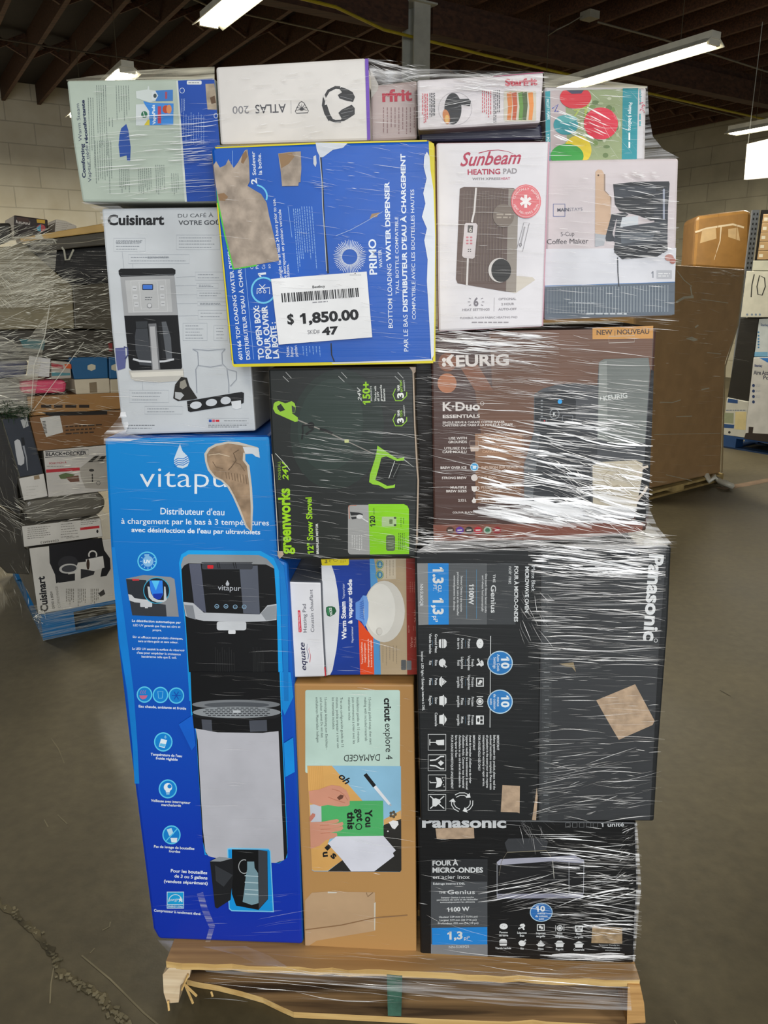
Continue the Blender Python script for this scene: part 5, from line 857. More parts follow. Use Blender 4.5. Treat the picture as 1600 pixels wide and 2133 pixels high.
# ---------------------------------------------------------------- wooden pallet under the load
PW = Vector((1, -.048, 0)).normalized(); PN = Vector((PW.y, -PW.x, 0))            # PN towards the camera
if PN.y > 0: PN = -PN
pal = thing('wooden_pallet', (0.03, 1.9, 0), 'worn wooden pallet with a broken bottom board under the wrapped load', 'pallet')
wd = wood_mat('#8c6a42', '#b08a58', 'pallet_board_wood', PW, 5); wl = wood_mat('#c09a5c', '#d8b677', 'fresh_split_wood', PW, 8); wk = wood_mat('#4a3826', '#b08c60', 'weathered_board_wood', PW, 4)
gp = mat('#3f6656', .6, .3, var=.4, vs=30); sw = wood_mat('#a87d48', '#c99d62', 'stringer_wood', PN, 8)
L0 = on_z(345, 2004, .142); R0 = on_z(1334, 2043, .142); Z = Vector((0, 0, 1))
def rough_board(name, a, b, depth, z0, z1, m_top, m_edge, seed, amp=.003):
    """a plank whose front edge runs a -> b"""
    r = random.Random(seed); n = 28; fr = []; bk = []
    for i in range(n+1):
        t = i/n; q = a.lerp(b, t); fr.append(q+PN*r.uniform(-amp, amp)); bk.append(q-PN*(depth+r.uniform(-amp, amp)))
    vs = []; 
    for p, q in zip(fr, bk):
        for v, z in ((p, z1), (p, z0), (q, z0), (q, z1)): vs.append(Vector((v.x, v.y, z)))
    fs = []; fm = []
    for i in range(n):
        o = 4*i
        for k, mi in ((0, 1), (1, 0), (2, 0), (3, 0)): fs.append((o+k, o+(k+1) % 4, o+4+(k+1) % 4, o+4+k)); fm.append(mi)
    fs += [(0, 1, 2, 3), (4*n+3, 4*n+2, 4*n+1, 4*n)]; fm += [1, 1]
    return mesh_obj(name, vs, fs, [m_top, m_edge], fm, pal)
rough_board('deck_board', L0, R0, .14, .125, .142, wd, wl, 1)
for k in range(1, 7): rough_board('deck_board', L0-PN*(.17*k), R0-PN*(.17*k), .1, .125, .1415, wd, wl, 1+k, .002)
def stringer(px, py, w, m, front_in=.0, name='stringer', z0=.014, prof=None):
    c_ = on_z(px, py, .0); f0 = c_-PN*front_in; mb = MB()
    base = [(-w/2, z0), (w/2, z0), (w/2, .1245), (-w/2, .1245)]
    fr = [f0+PW*x+Z*z for x, z in (prof or base)]; mb.prism(fr, [v-PN*1.12 for v in fr]); return mb.build(name, m, pal)
s_l = on_z(372, 2075, .03); 
mb = MB(); f0 = on_z(345, 2020, .122); 
prof = [(352, 2016), (398, 2016), (395, 2035), (376, 2052), (372, 2088), (348, 2090), (341, 2068), (339, 2030)]
PP = Plane((L0.x, L0.y, 0), 92.75)
fr = [PP.at(x, y, .0) for x, y in prof]; mb.prism(fr, [v+PW*.012-PN*1.1 for v in fr]); o = mb.build('stringer', wood_mat('#c8ad88', '#e0ccab', 'whitened_stringer_wood', PN, 8), pal); o['label'] = 'broken, whitened left stringer end'
mb = MB(); fr = [PP.at(x, y, .0) for x, y in ((806, 2032), (838, 2033), (836, 2117), (808, 2116))]; mb.prism(fr, [v-PN*1.1 for v in fr]); o = mb.build('stringer', gp, pal); o['label'] = 'green painted centre stringer'
mb = MB(); fr = [PP.at(x, y, .0) for x, y in ((1308, 2050), (1334, 2053), (1342, 2090), (1345, 2130), (1306, 2133))]; mb.prism(fr, [v-PN*1.1 for v in fr]); mb.build('stringer', sw, pal)
# broken bottom lead board: its front edge is split away towards the left
q = [(388, 2040), (412, 2046), (450, 2052), (500, 2064), (548, 2078), (585, 2096), (612, 2108), (700, 2112), (800, 2117), (900, 2122), (1000, 2126), (1060, 2128), (1110, 2124), (1140, 2128), (1250, 2133), (1345, 2137)]
fr = [on_z(x, y, .017) for x, y in q]; vs = []; back = -PN
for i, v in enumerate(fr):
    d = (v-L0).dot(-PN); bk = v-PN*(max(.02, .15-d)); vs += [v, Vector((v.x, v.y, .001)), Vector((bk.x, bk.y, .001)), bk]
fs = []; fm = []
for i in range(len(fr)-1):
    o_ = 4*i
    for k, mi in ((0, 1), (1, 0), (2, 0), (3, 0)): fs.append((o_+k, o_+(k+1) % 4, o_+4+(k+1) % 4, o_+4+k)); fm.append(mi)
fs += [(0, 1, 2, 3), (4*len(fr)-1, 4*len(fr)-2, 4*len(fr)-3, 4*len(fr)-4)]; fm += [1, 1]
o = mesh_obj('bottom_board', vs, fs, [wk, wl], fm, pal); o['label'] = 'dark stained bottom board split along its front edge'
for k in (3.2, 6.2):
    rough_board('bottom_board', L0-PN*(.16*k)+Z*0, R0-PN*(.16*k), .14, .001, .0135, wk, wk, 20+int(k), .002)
mb = MB()
for (x0, y0), (x1, y1) in (((386, 2052), (402, 2090)), ((384, 2050), (410, 2075)), ((350, 2085), (352, 2105)), ((440, 2066), (443, 2076)), ((392, 2030), (378, 2062))):
    mb.beam(PP.at(x0, y0, .004), PP.at(x1, y1, .012), .004, .003)
mb.build('wood_splinter', wl, pal)
# ---------------------------------------------------------------- left background pallet
K = on_z(91, 1336, 0); D = Plane((K.x, K.y, 0), AZ_V)
k3 = lambda *q: [(x*.2439, 400+y*.2439) for x, y in q]
k4 = lambda *q: [(x*.2439, 880+y*.2439) for x, y in q]
def pallet(name, label, c, ex, ey, w, d, col, dark, h=.13, grp=None):
    """c: front corner on the floor, ex along the front, ey away from the camera"""
    t = thing(name, c+ex*w/2+ey*d/2, label, 'pallet', grp); Zv = Vector((0, 0, 1))
    for k in range(7):
        mb = MB(); mb.box(c+ex*w/2+ey*(.05+(d-.1)*k/6)+Zv*(h-.009), w, .1, .018, ex, ey); mb.build('deck_board', col, t)
    for i in range(3):
        for j in range(3):
            mb = MB(); mb.box(c+ex*(.07+(w-.14)*i/2)+ey*(.07+(d-.14)*j/2)+Zv*(.016+(h-.034)/2), .14, .14, h-.034, ex, ey); mb.build('block', col, t)
    for k in range(3):
        mb = MB(); mb.box(c+ex*w/2+ey*(.07+(d-.14)*k/2)+Zv*.008, w, .12, .016, ex, ey); mb.build('bottom_board', dark, t)
    for k in (0, 1):
        mb = MB(); mb.box(c+ex*(.05+(w-.1)*k)+ey*(d/2)+Zv*.0085, .1, d-.3, .015, ex, ey); mb.build('bottom_board', dark, t)
    return t
blu = mat('#0b5e90', .5, .1); blu2 = mat('#0c527c', .6, .2)
pallet('blue_pallet', 'bright blue pallet under the wrapped mixed goods at the left', Vector((K.x, K.y, 0)), V_DIR, A_DIR, 1.15, 1.0, blu, blu2)
gw = '#b9b5ab'
def BG(name, label, outline, depth, col, p=0, side=None, **kw): return Box(name, label, D, p, outline, depth, col, side or col, **kw)
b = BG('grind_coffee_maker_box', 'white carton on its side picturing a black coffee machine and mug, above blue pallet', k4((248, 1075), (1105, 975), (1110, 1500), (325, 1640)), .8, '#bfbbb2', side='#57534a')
b.crop(0, 880, .2439).part('brand_lettering'); b.T('#1c1c1f', 'Cuisinart', (412, 1612), (378, 1312), 62, .05)
b.part('printed_text'); b.T('#5a574f', 'GRIND & BREW', (468, 1590), (447, 1440), 20, .03); b.T('#7a766c', 'COFFEEMAKER', (518, 1582), (493, 1395), 22)
for x in (560, 660, 770): b.G('#6d695f', x, 1420, x+75, 1570, 5, True, 6, x)
b.part('product_picture', 'printed black coffee machine with white mug'); b.P('#17171a', [(418, 1050), (870, 985), (890, 1090), (940, 1160), (945, 1250), (910, 1310), (858, 1318), (880, 1190), (800, 1180), (640, 1200), (560, 1330), (480, 1375), (470, 1300), (425, 1200)])
b.E('#2a2a2d', 580, 1200, 85, 60, -8); b.E('#b4b2ac', 585, 1248, 80, 42, -6); b.E('#3c3d40', 590, 1248, 64, 30, -6); b.P('#c9c6bf', [(732, 1170), (880, 1140), (892, 1240), (800, 1268), (748, 1265)]); b.ring('#c9c6bf', 792, 1130, 33, 33, 12, 150, 390); b.E('#3a2a20', 752, 1212, 14, 46)
b.P('#1c1c1e', [(480, 1310), (640, 1290), (640, 1350), (500, 1370)]); b.P('#28282b', [(690, 1250), (810, 1270), (800, 1300), (690, 1335)]); b.P('#3a3835', [(840, 1460), (885, 1425), (900, 1465), (860, 1490)]); b.done()
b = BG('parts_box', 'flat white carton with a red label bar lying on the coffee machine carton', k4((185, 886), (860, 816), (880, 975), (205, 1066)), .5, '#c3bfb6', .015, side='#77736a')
b.crop(0, 880, .2439).part('printed_text')
for x0, y0, x1, y1, n, sd in ((235, 895, 440, 1000, 6, 1), (520, 860, 665, 990, 6, 2), (690, 830, 845, 880, 3, 3)): b.G('#77736b', x0, y0, x1, y1, n, False, 5, sd, -.09)
b.P('#b02a30', [(684, 898), (848, 880), (850, 902), (685, 920)]); b.E('#222', 832, 930, 9, 14) if False else b.E('#222222', 832, 930, 9, 14); b.T('#6b675f', 'Item / No d’article'.replace('’', "'"), (672, 968), (565, 982), 16); b.T('#6b675f', '050448413', (500, 998), (345, 1018), 18, .02); b.done()
b = BG('grey_cushion', 'grey plastic-wrapped cushion squeezed between white cartons on the left load', k4((200, 700), (250, 665), (600, 625), (840, 600), (895, 640), (905, 720), (850, 790), (600, 835), (270, 862), (215, 800)), .45, '#605c52', .01, bev=.035, cat='cushion', body='cover', film=.35)
b.crop(0, 880, .2439).part('vent_hole').E('#1d1b18', 870, 715, 10, 11); b.E('#1d1b18', 222, 785, 9, 8); b.done()
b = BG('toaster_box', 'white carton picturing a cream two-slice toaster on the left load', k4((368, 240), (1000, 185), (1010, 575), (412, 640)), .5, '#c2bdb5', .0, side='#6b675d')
b.crop(0, 880, .2439).part('brand_lettering'); b.T('#26262a', 'BLACK+DECKER', (392, 285), (740, 272), 28, .04); b.L('#26262a', [(385, 250), (755, 232), (760, 275), (385, 298), (385, 250)], 5)
b.part('printed_text'); b.P('#b33038', [(392, 402), (680, 384), (682, 410), (394, 430)]); b.T('#a8444a', 'FONCTION À', (420, 358), (568, 348), 15, .03); b.G('#8d8980', 400, 370, 550, 380, 1, w=6)
b.part('product_picture', 'printed toaster'); b.P('#a39d92', [(680, 390), (740, 345), (900, 330), (1000, 340), (1000, 560), (880, 570), (730, 560), (690, 470)]); b.P('#8a857b', [(740, 345), (800, 290), (1000, 275), (1000, 340), (900, 330)]); b.P('#26241f', [(750, 338), (815, 285), (850, 282), (790, 335)]); b.P('#26241f', [(830, 330), (870, 288), (905, 286), (880, 328)])
b.L('#26241f', [(788, 440), (790, 510)], 9); b.E('#3a3834', 782, 408, 22, 12); b.ring('#4a4844', 840, 518, 15, 16, 4); b.P('#5d6a44', [(500, 450), (560, 430), (640, 445), (600, 480), (520, 485)]); b.P('#6b4a3c', [(560, 470), (670, 450), (680, 505), (600, 510)]); b.done()
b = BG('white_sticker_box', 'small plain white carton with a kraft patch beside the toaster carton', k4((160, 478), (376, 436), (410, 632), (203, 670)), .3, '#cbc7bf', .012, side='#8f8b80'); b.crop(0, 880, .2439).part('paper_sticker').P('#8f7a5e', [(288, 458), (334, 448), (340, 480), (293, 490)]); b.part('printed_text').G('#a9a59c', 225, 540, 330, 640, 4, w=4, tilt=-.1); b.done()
b = BG('trimmer_box', 'tilted slate-dark carton picturing a white handheld device, left edge of the load', k4((15, -30), (240, -50), (372, 438), (172, 470)), .3, '#30343b', .015, side='#8b8778')
b.crop(0, 880, .2439).part('product_picture', 'printed white handheld device'); b.P('#b8b8b8', [(122, 160), (150, 142), (172, 155), (208, 300), (206, 350), (180, 368), (155, 360), (135, 260)]); b.P('#17181a', [(180, 130), (205, 128), (215, 190), (188, 195)]); b.L('#8d8f92', [(200, 200), (225, 300), (235, 410)], 16, 6); b.P('#a9a9a6', [(175, -20), (230, -40), (245, 30), (200, 50)]); b.done()
b = BG('lower_brown_box', 'dark brown carton with a white barcode label above the toaster carton', [(60, 868), (262, 852), (264, 922), (78, 940)], .6, '#7b5734', .0, side='#5d4128')
b.crop(0, 400, .2439).part('paper_sticker', 'white barcode label'); b.P('#c9c6be', [(340, 1930), (510, 1905), (540, 2052), (395, 2092)])
for k in range(9): b.P('#3b3935', [(360+k*1.8, 1960+k*12), (388+k*1.8, 1956+k*12), (390+k*1.8, 1962+k*12), (362+k*1.8, 1966+k*12)])
b.part('printed_text').G('#3a2c1e', 560, 1990, 900, 2080, 3, w=12, tilt=-.06, seed=4); b.done()
b = BG('upper_brown_box', 'tan-brown carton with a black printed band in the middle of the left load', [(56, 826), (262, 816), (262, 851), (60, 867)], .6, '#9b7344', .004, side='#6b4f30')
b.crop(0, 400, .2439).part('printed_text').G('#2a2018', 350, 1810, 800, 1850, 1, w=26, seed=3); b.P('#1e1b17', [(355, 1880), (915, 1870), (915, 1900), (420, 1912)]); b.done()
for nm, lb, o_, col, p_ in (('cream_box', 'low cream carton with a brown tape square on the brown cartons', k3((633, 1602), (935, 1590), (942, 1716), (650, 1728)), '#c0b49c', .01), ('cream_box', 'partly hidden cream carton next to the tall blue carton', k3((940, 1600), (1060, 1596), (1060, 1716), (945, 1718)), '#b5a98f', .006)):
    b = BG(nm, lb, o_, .4, col, p_, group='cream cartons on the left load'); b.crop(0, 400, .2439)
    if p_ == .01: b.part('packing_tape').P('#7a6a52', [(762, 1628), (825, 1622), (832, 1712), (768, 1716)])
    b.done()
for lb, o_, cx in (('deep blue carton with a white hexagon mark on the cream carton', k3((590, 1415), (918, 1408), (925, 1590), (635, 1600)), 782), ('narrow blue carton with half a white hexagon beside the grey coffee maker carton', k3((930, 1410), (1070, 1405), (1070, 1590), (935, 1596)), 985)):
    b = BG('hexagon_box', lb, o_, .4, '#23577f', .0, group='blue hexagon cartons on the left load'); b.crop(0, 400, .2439).part('brand_badge').P('#b9b29a', [(cx-34, 1482), (cx, 1468), (cx+34, 1480), (cx+34, 1512), (cx, 1528), (cx-34, 1515)]); b.done()
b = BG('pink_pack', 'glossy pink plastic pack lying on the brown carton at the left', k3((170, 1625), (250, 1610), (560, 1606), (572, 1640), (565, 1715), (250, 1728), (180, 1720)), .25, '#cf4a68', .02, bev=.015, cat='package', body='wrapper', film=.45); b.done()
b = BG('snack_pack', 'white, red and orange pack beside the white paper sheet on the left load', k3((430, 1440), (600, 1455), (612, 1590), (440, 1600)), .2, '#a9a094', .01, cat='package', body='wrapper'); b.crop(0, 400, .2439).part('printed_panel').P('#c8541e', [(550, 1470), (608, 1470), (610, 1510), (560, 1505)]); b.P('#a02f38', [(435, 1460), (540, 1480), (540, 1510), (440, 1495)]); b.P('#4d7f86', [(440, 1540), (600, 1545), (600, 1565), (442, 1572)]); b.done()
b = BG('paper_sheet', 'blank white paper sheet under film on the left load', k3((250, 1398), (432, 1425), (420, 1578), (228, 1572)), .004, '#c3c0bc', .03, cat='paper', bev=.0005, body='sheet'); b.part('printed_text').crop(0, 400, .2439).G('#a5a29e', 280, 1440, 400, 1550, 5, w=3, tilt=.15); b.done()
b = BG('navy_pack', 'dark navy plastic pack at the left edge above the grey trimmer carton', k3((-80, 1450), (245, 1440), (225, 1580), (-80, 1600)), .3, '#23284f', .0, cat='package', body='wrapper', film=.45, bev=.012); b.done()
b = BG('olive_box', 'dim olive carton under crinkled film in the upper left load', k3((622, 800), (1060, 770), (1060, 1180), (640, 1165)), .5, '#4a4436', .0, film=.4); b.done()
b = BG('black_panel_box', 'flat black carton just beneath the long tan carton', k3((302, 525), (560, 490), (700, 475), (1060, 445), (1060, 768), (622, 798), (545, 742)), .5, '#191816', -.02, film=.45); b.done()
b = BG('film_covered_box', 'pale drab carton hidden behind bright crinkled film, far left', k3((-120, 474), (110, 462), (180, 434), (250, 470), (298, 530), (540, 745), (618, 800), (636, 1165), (-120, 1178)), .5, '#7d745a', -.01, film=.5); b.done()
b = BG('mixed_goods_box', 'dark carton behind torn film above the navy pack', k3((-120, 1180), (1060, 1180), (1060, 1412), (240, 1440), (-120, 1445)), .6, '#3b362c', -.02, film=.45); b.crop(0, 400, .2439).part('printed_panel').P('#36686a', [(165, 1255), (390, 1262), (370, 1350), (200, 1330)]); b.P('#7d2c28', [(925, 1290), (960, 1290), (960, 1360), (930, 1360)]); b.done()
b = BG('lower_mixed_box', 'white and grey crumpled pack at the left edge under the pink pack', k3((-120, 1600), (160, 1600), (240, 1740), (235, 1880), (-120, 1900)), .4, '#77736a', -.01, cat='package', body='wrapper', film=.5, bev=.015); b.done()
b = BG('shadow_box', 'dark wrapped carton in shade left of the trimmer carton', k3((-140, 1905), (235, 1885), (100, 2400), (-140, 2400))[:2]+k4((150, 560), (180, 800), (-140, 640)), .5, '#2b2821', -.03, film=.4); b.done()
b = BG('side_box', 'grey-brown wrapped carton end at the lower left above the blue pallet', k4((-130, 660), (150, 800), (200, 900), (215, 1070), (255, 1100), (255, 1300), (60, 1290), (-130, 1100)), .02, '#37332a', -.04, film=.45, cat='box'); b.done() if False else b.done()
b = BG('long_tan_box', 'long flat tan carton with a white sticker across the top of the left load', k3((170, 395), (300, 368), (1060, 238), (1060, 318), (370, 405), (180, 430)), .12, '#c09d5e', .03, side='#a5854c'); b.crop(0, 400, .2439).part('paper_sticker').P('#c9c4b2', [(300, 366), (352, 356), (372, 402), (305, 400)]); b.done()
b = BG('long_grey_box', 'long grey and black flat package with a loose white strap below the tan carton', k3((252, 432), (370, 410), (700, 367), (1060, 321), (1060, 440), (700, 470), (330, 518), (260, 500)), .15, '#4b463b', .03, cat='package'); b.crop(0, 400, .2439).part('strap').L('#a9a694', [(528, 470), (548, 500), (560, 580), (590, 575), (628, 490)], 16); b.L('#a9a694', [(460, 405), (480, 440)], 10); b.L('#8f8773', [(260, 455), (700, 432), (1000, 380)], 5); b.done()
b = Box('brewer_box', 'small black and brown carton with an amber sticker on top of the left load', Plane(Vector((K.x, K.y, 0))+A_DIR*.35, AZ_V), 0, k3((120, 197), (408, 236), (410, 372), (120, 385)), .3, '#2c211d', '#57493f')
b.crop(0, 400, .2439).part('brand_lettering').T('#cfc6bd', 'KEURIG', (135, 265), (255, 280), 26, .05); b.part('printed_panel').P('#4a3329', [(140, 215), (240, 225), (255, 262), (150, 250)]); b.part('paper_sticker').P('#cfa536', [(312, 232), (384, 240), (384, 270), (316, 262)]); b.part('product_picture').E('#b4474a', 350, 308, 38, 32); b.P('#4a9fb4', [(312, 305), (350, 275), (350, 340), (320, 332)]); b.done()
b = Box('white_top_box', 'small off-white carton with fine print on top of the left load', Plane(Vector((K.x, K.y, 0))+A_DIR*.3, AZ_V), 0, k3((476, 232), (560, 245), (655, 285), (650, 360), (465, 375)), .25, '#bdb5a6', '#8f877a'); b.crop(0, 400, .2439).part('printed_text').G('#7a7266', 480, 250, 620, 320, 4, w=3, tilt=.14); b.done()
b = Box('black_bundle', 'dark film-covered bundle at the top left edge of the left load', Plane(Vector((K.x, K.y, 0))+A_DIR*.1, AZ_V), 0, k3((-120, 270), (95, 262), (112, 400), (60, 430), (-120, 470)), .3, '#2b2822', bev=.01, cat='bundle', body='wrapper', film=.5); b.done()
# evergreen sprig poking out of the film
sp = thing('evergreen_sprig', D.at(25, 860, .04), 'dark green artificial evergreen sprig poking out at the left edge', 'plant'); mb = MB(); r = random.Random(8)
for i in range(420):
    c_ = D.at(r.uniform(-6, 62), 855+r.gauss(0, 7), r.uniform(.0, .05)); d_ = Vector((r.gauss(0, 1), r.gauss(0, 1), r.gauss(0, .6))).normalized(); mb.beam(c_, c_+d_*r.uniform(.015, .035), .0016, .0008)
mb.build('needles', mat('#1f3a1c', .6, .1), sp)
mb = MB(); mb.tube([D.at(-8, 862, .02), D.at(25, 858, .03), D.at(64, 852, .02)], .004); mb.build('stem', mat('#3a2c1c', .7, 0), sp)

# ---------------------------------------------------------------- right background
P1 = on_z(1351, 1043, 0); P2 = on_z(1506, 1002, 0); dB = (P2-P1).normalized(); azB = math.degrees(math.atan2(dB.x, dB.y)); BP = Plane((P1.x, P1.y, 0), azB)
pallet('light_wood_pallet', 'pale wooden pallet under the tall brown carton at the right', P1-dB*.25, dB, -BP.n, (P2-P1).length+.25, 1.0, mat('#a8905c', .7, .1, var=.3), mat('#8d7647', .7, .1, var=.3), .065)
b = Box('tall_brown_box', 'very tall plain brown carton wrapped in film behind the right side of the load', BP, -.02, [(1322, 547), (1408, 552), (1553, 561), (1549, 610), (1538, 680), (1512, 755), (1509, 810), (1501, 985), (1353, 1018), (1325, 1026)], 1.0, '#967650', '#846842', film=.35, bev=.012)
b.crop(1340, 400, .328).part('clear_film', 'knotted clear film and bulging folds'); fm_ = mat('#a59d88', .3, .8)
b.L(fm_, [(210, 700), (260, 670), (320, 665)], 14, 18); b.L(fm_, [(300, 600), (310, 660)], 8); b.L(fm_, [(215, 500), (260, 560), (310, 600)], 5); b.P(fm_, [(270, 930), (310, 918), (350, 940), (320, 948)]); b.L(fm_, [(405, 1020), (495, 1028)], 5); b.L(fm_, [(210, 1427), (310, 1423)], 5); b.L(fm_, [(105, 1335), (185, 1337), (240, 1320)], 5); b.L(fm_, [(370, 1255), (420, 1245)], 8); b.L(fm_, [(330, 860), (350, 845)], 10)
b.L(mat('#8f7c5c', .4, .8), [(640, 520), (600, 850), (520, 1110), (500, 1780)], 9); b.L(fm_, [(370, 680), (540, 705)], 4); b.L(fm_, [(70, 1540), (490, 1532)], 3); b.L(fm_, [(145, 1795), (350, 1842)], 4); b.done()
mb = MB(); r = random.Random(4); pts_ = [on_z(1480+8*i, 1008+r.uniform(-6, 8), .02) for i in range(6)]
cf = thing('crumpled_film', pts_[3]*1, 'white crumpled film lying on the floor by the pale wooden pallet', 'plastic film')
mb.tube([Vector((p.x, p.y, r.uniform(.02, .08))) for p in [on_z(x, y, .03) for x, y in ((1470, 1000), (1478, 1012), (1486, 1002), (1500, 1004), (1512, 1012), (1524, 1014), (1518, 1010))]], .025, n=6); mb.build('film_wad', mat('#b5b0a0', .4, .5), cf, smooth=True)
RC = on_z(1504, 932, 0); R2 = on_z(1600, 948, 0); dC = (R2-RC).normalized(); CP = Plane((RC.x, RC.y, 0), math.degrees(math.atan2(dC.x, dC.y)))
pallet('dark_blue_pallet', 'dark blue pallet under the white cartons at the right edge', RC*1, dC, -CP.n, 1.1, 1.0, mat('#163a66', .6, .2), mat('#122b4a', .6, .2), .13)
k5 = lambda *q: [(1340+x*.3282, 400+y*.3282) for x, y in q]
def BR(name, label, o_, depth, col, p=0, side=None, **kw): return Box(name, label, CP, p, o_, depth, col, side or col, **kw)
b = BR('portable_cooler_box', 'tall white carton lettered Aire Aco at the right edge', k5((700, 1050), (900, 1050), (900, 1600), (645, 1560)), .6, '#b9b8b4', .01)
b.crop(1340, 400, .3282).part('printed_text'); b.T('#2c3b6c', 'Stanley', (706, 1108), (756, 1110), 14, .05); b.T('#3c3f4c', 'Aire Aco', (700, 1158), (797, 1160), 26, .03); b.T('#3c3f4c', 'Po', (762, 1188), (797, 1190), 24, .03)
for y in (1228, 1263, 1298, 1332): b.E('#23365e', 700, y, 9, 10)
for y in (1228, 1263, 1298): b.G('#9a9da6', 715, y-8, 750, y+8, 2, w=3)
b.part('printed_panel').P('#2b66a8', [(735, 1052), (880, 1052), (880, 1090), (790, 1082)]); b.part('packing_tape', 'black tape').P('#2c2420', [(670, 1490), (700, 1492), (695, 1530), (880, 1540), (880, 1600), (640, 1565), (650, 1530), (668, 1528)]); b.done()
b = BR('white_blue_box', 'white and pale blue carton standing on the Aire Aco carton', k5((735, 805), (900, 800), (900, 1045), (705, 1045)), .5, '#a9b0b2', .0); b.crop(1340, 400, .3282).part('printed_panel').P('#5f8fae', [(708, 1015), (790, 1015), (790, 1045), (705, 1044)]); b.part('printed_text').T('#4a5a78', 'Stanley', (745, 850), (797, 852), 15, .04); b.part('printed_icons')
for y in (890, 912, 932, 950, 968, 986): b.E('#3a6a94', 732, y, 6)
b.done()
b = BR('marked_box', 'white carton hand-numbered 10 with a black marker at the right edge', k5((655, 502), (900, 505), (900, 795), (618, 795)), .6, '#b5b3a6', .02); b.crop(1340, 400, .3282).part('handwriting', 'black hand-drawn 10').L('#1f1e1c', [(705, 522), (690, 590), (685, 668)], 7); b.L('#1f1e1c', [(738, 530), (722, 600), (728, 650), (755, 655), (775, 600), (770, 545), (738, 530)], 7); b.part('printed_icons')
for x in (660, 690, 715, 740): b.E('#6d7a8c', x, 778, 7)
b.done()
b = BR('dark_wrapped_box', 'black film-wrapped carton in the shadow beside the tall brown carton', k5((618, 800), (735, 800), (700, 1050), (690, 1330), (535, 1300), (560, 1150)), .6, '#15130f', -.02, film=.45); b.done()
b = BR('small_appliance_box', 'white carton with navy and cream panels at the bottom by the tall brown carton', k5((530, 1305), (668, 1332), (650, 1560), (505, 1540)), .5, '#aaa99f', .0)
b.crop(1340, 400, .3282).part('printed_panel').P('#1f3f6c', [(540, 1310), (600, 1318), (600, 1342), (535, 1336)]); b.P('#b7a97c', [(585, 1395), (655, 1395), (650, 1510), (580, 1505)]); b.P('#1f3f6c', [(505, 1470), (578, 1478), (575, 1500), (503, 1495)]); b.P('#7d8268', [(515, 1400), (575, 1402), (573, 1470), (510, 1465)]); b.part('printed_text').G('#4a5a74', 525, 1380, 660, 1390, 1, w=4); b.E('#2a2a2a', 547, 1525, 8); b.done()
b = BR('shallow_white_box', 'shallow white carton lying on the carton numbered 10', k5((698, 435), (900, 435), (900, 500), (690, 498)), .5, '#a9a89a', .0); b.done()
for i in range(5):
    y0 = 140+i*58; lb = ['topmost', 'second from the top', 'middle', 'second from the bottom', 'lowest'][i]
    b = BR('slim_tan_box', 'slim tan carton with white label, %s of five at the right edge' % lb, k5((762-i*8, y0), (900, y0), (900, y0+57), (754-i*8, y0+57)), .5, '#9a7e58', -.01, group='slim tan cartons stacked at the right edge')
    b.crop(1340, 400, .3282).part('paper_sticker').P('#bdb7a6', [(768-8*i, y0+22), (792-8*i, y0+22), (790-8*i, y0+42), (766-8*i, y0+42)]); b.done()
# rack post and the octagonal carton behind
EP = Plane((3.75, 8.9, 0), 100)
post = thing('rack_post', EP.at(1562, 560, .0).xy.to_3d(), 'grey perforated steel rack post beside the octagonal brown carton', 'rack')
q = [EP.at(x, y, .02) for x, y in ((1567, 438), (1578, 438), (1563, 566), (1553, 566))]; 
a_, b__ = (q[0]+q[1])/2, (q[2]+q[3])/2; base = Vector((b__.x, b__.y, 0)); mb = MB(); top = Vector((b__.x, b__.y, q[0].z))
mb.box((base+top)/2, .07, .05, top.z, EP.e, EP.n); mb.build('upright', mat('#5c6066', .5, 0), post)
mb = MB()
for k in range(34):
    for s_ in (-.017, .017): mb.box(Vector((b__.x, b__.y, top.z-.04-k*.05))+EP.e*s_+EP.n*.026, .012, .002, .022, EP.e, EP.n)
mb.build('slot_holes', mat('#141414', .8, 0), post)
mb = MB(); mb.box((base+top)/2+EP.e*.14, .16, .03, top.z, EP.e, EP.n); mb.build('side_panel', mat('#26231f', .7, 0), post)
o_ = [(1449, 453), (1456, 449), (1500, 443), (1552, 437), (1566, 440), (1562, 566), (1442, 558)]
b = Box('octagonal_box', 'brown eight-sided bulk carton with film straps behind the tall brown carton', Plane((3.75, 9.15, 0), 100), 0, o_, .7, '#8a6534', '#6b4d29', film=.25, bev=.04)
b.crop(1340, 400, .3282).part('packing_tape', 'pale film straps').L('#c7b79c', [(330, 255), (400, 232), (500, 215), (570, 205), (640, 225)], 12); b.L('#c7b79c', [(495, 215), (488, 310), (450, 430)], 9, 3); b.P('#b59a72', [(375, 240), (460, 225), (465, 295), (360, 325)]); b.P('#b59a72', [(540, 235), (600, 225), (615, 310), (540, 285)]); b.part('fold_line')
for x in (478, 600): b.L('#8a622f', [(x, 140), (x-22, 480)], 3)
b.done()
zb = min(v.z for v in [Plane((3.75, 9.15, 0), 100).at(*q_) for q_ in o_])
sh = thing('storage_shelf', (3.75, 9.4, 0), 'dark shelf rack carrying the octagonal brown carton', 'rack'); c_ = Plane((3.75, 9.15, 0), 100).at(1500, 560, -.35)
mb = MB(); mb.box(Vector((c_.x, c_.y, zb-.02)), .9, .8, .036, EP.e, EP.n); mb.build('shelf_board', mat('#4a4030', .8, 0), sh)
for sx in (-1, 1):
    for sy in (-1, 1): mb = MB(); mb.box(Vector((c_.x, c_.y, (zb-.04)/2))+EP.e*(.42*sx)+EP.n*(.36*sy), .05, .05, zb-.04, EP.e, EP.n); mb.build('leg', mat('#4a4e52', .6, 0), sh)
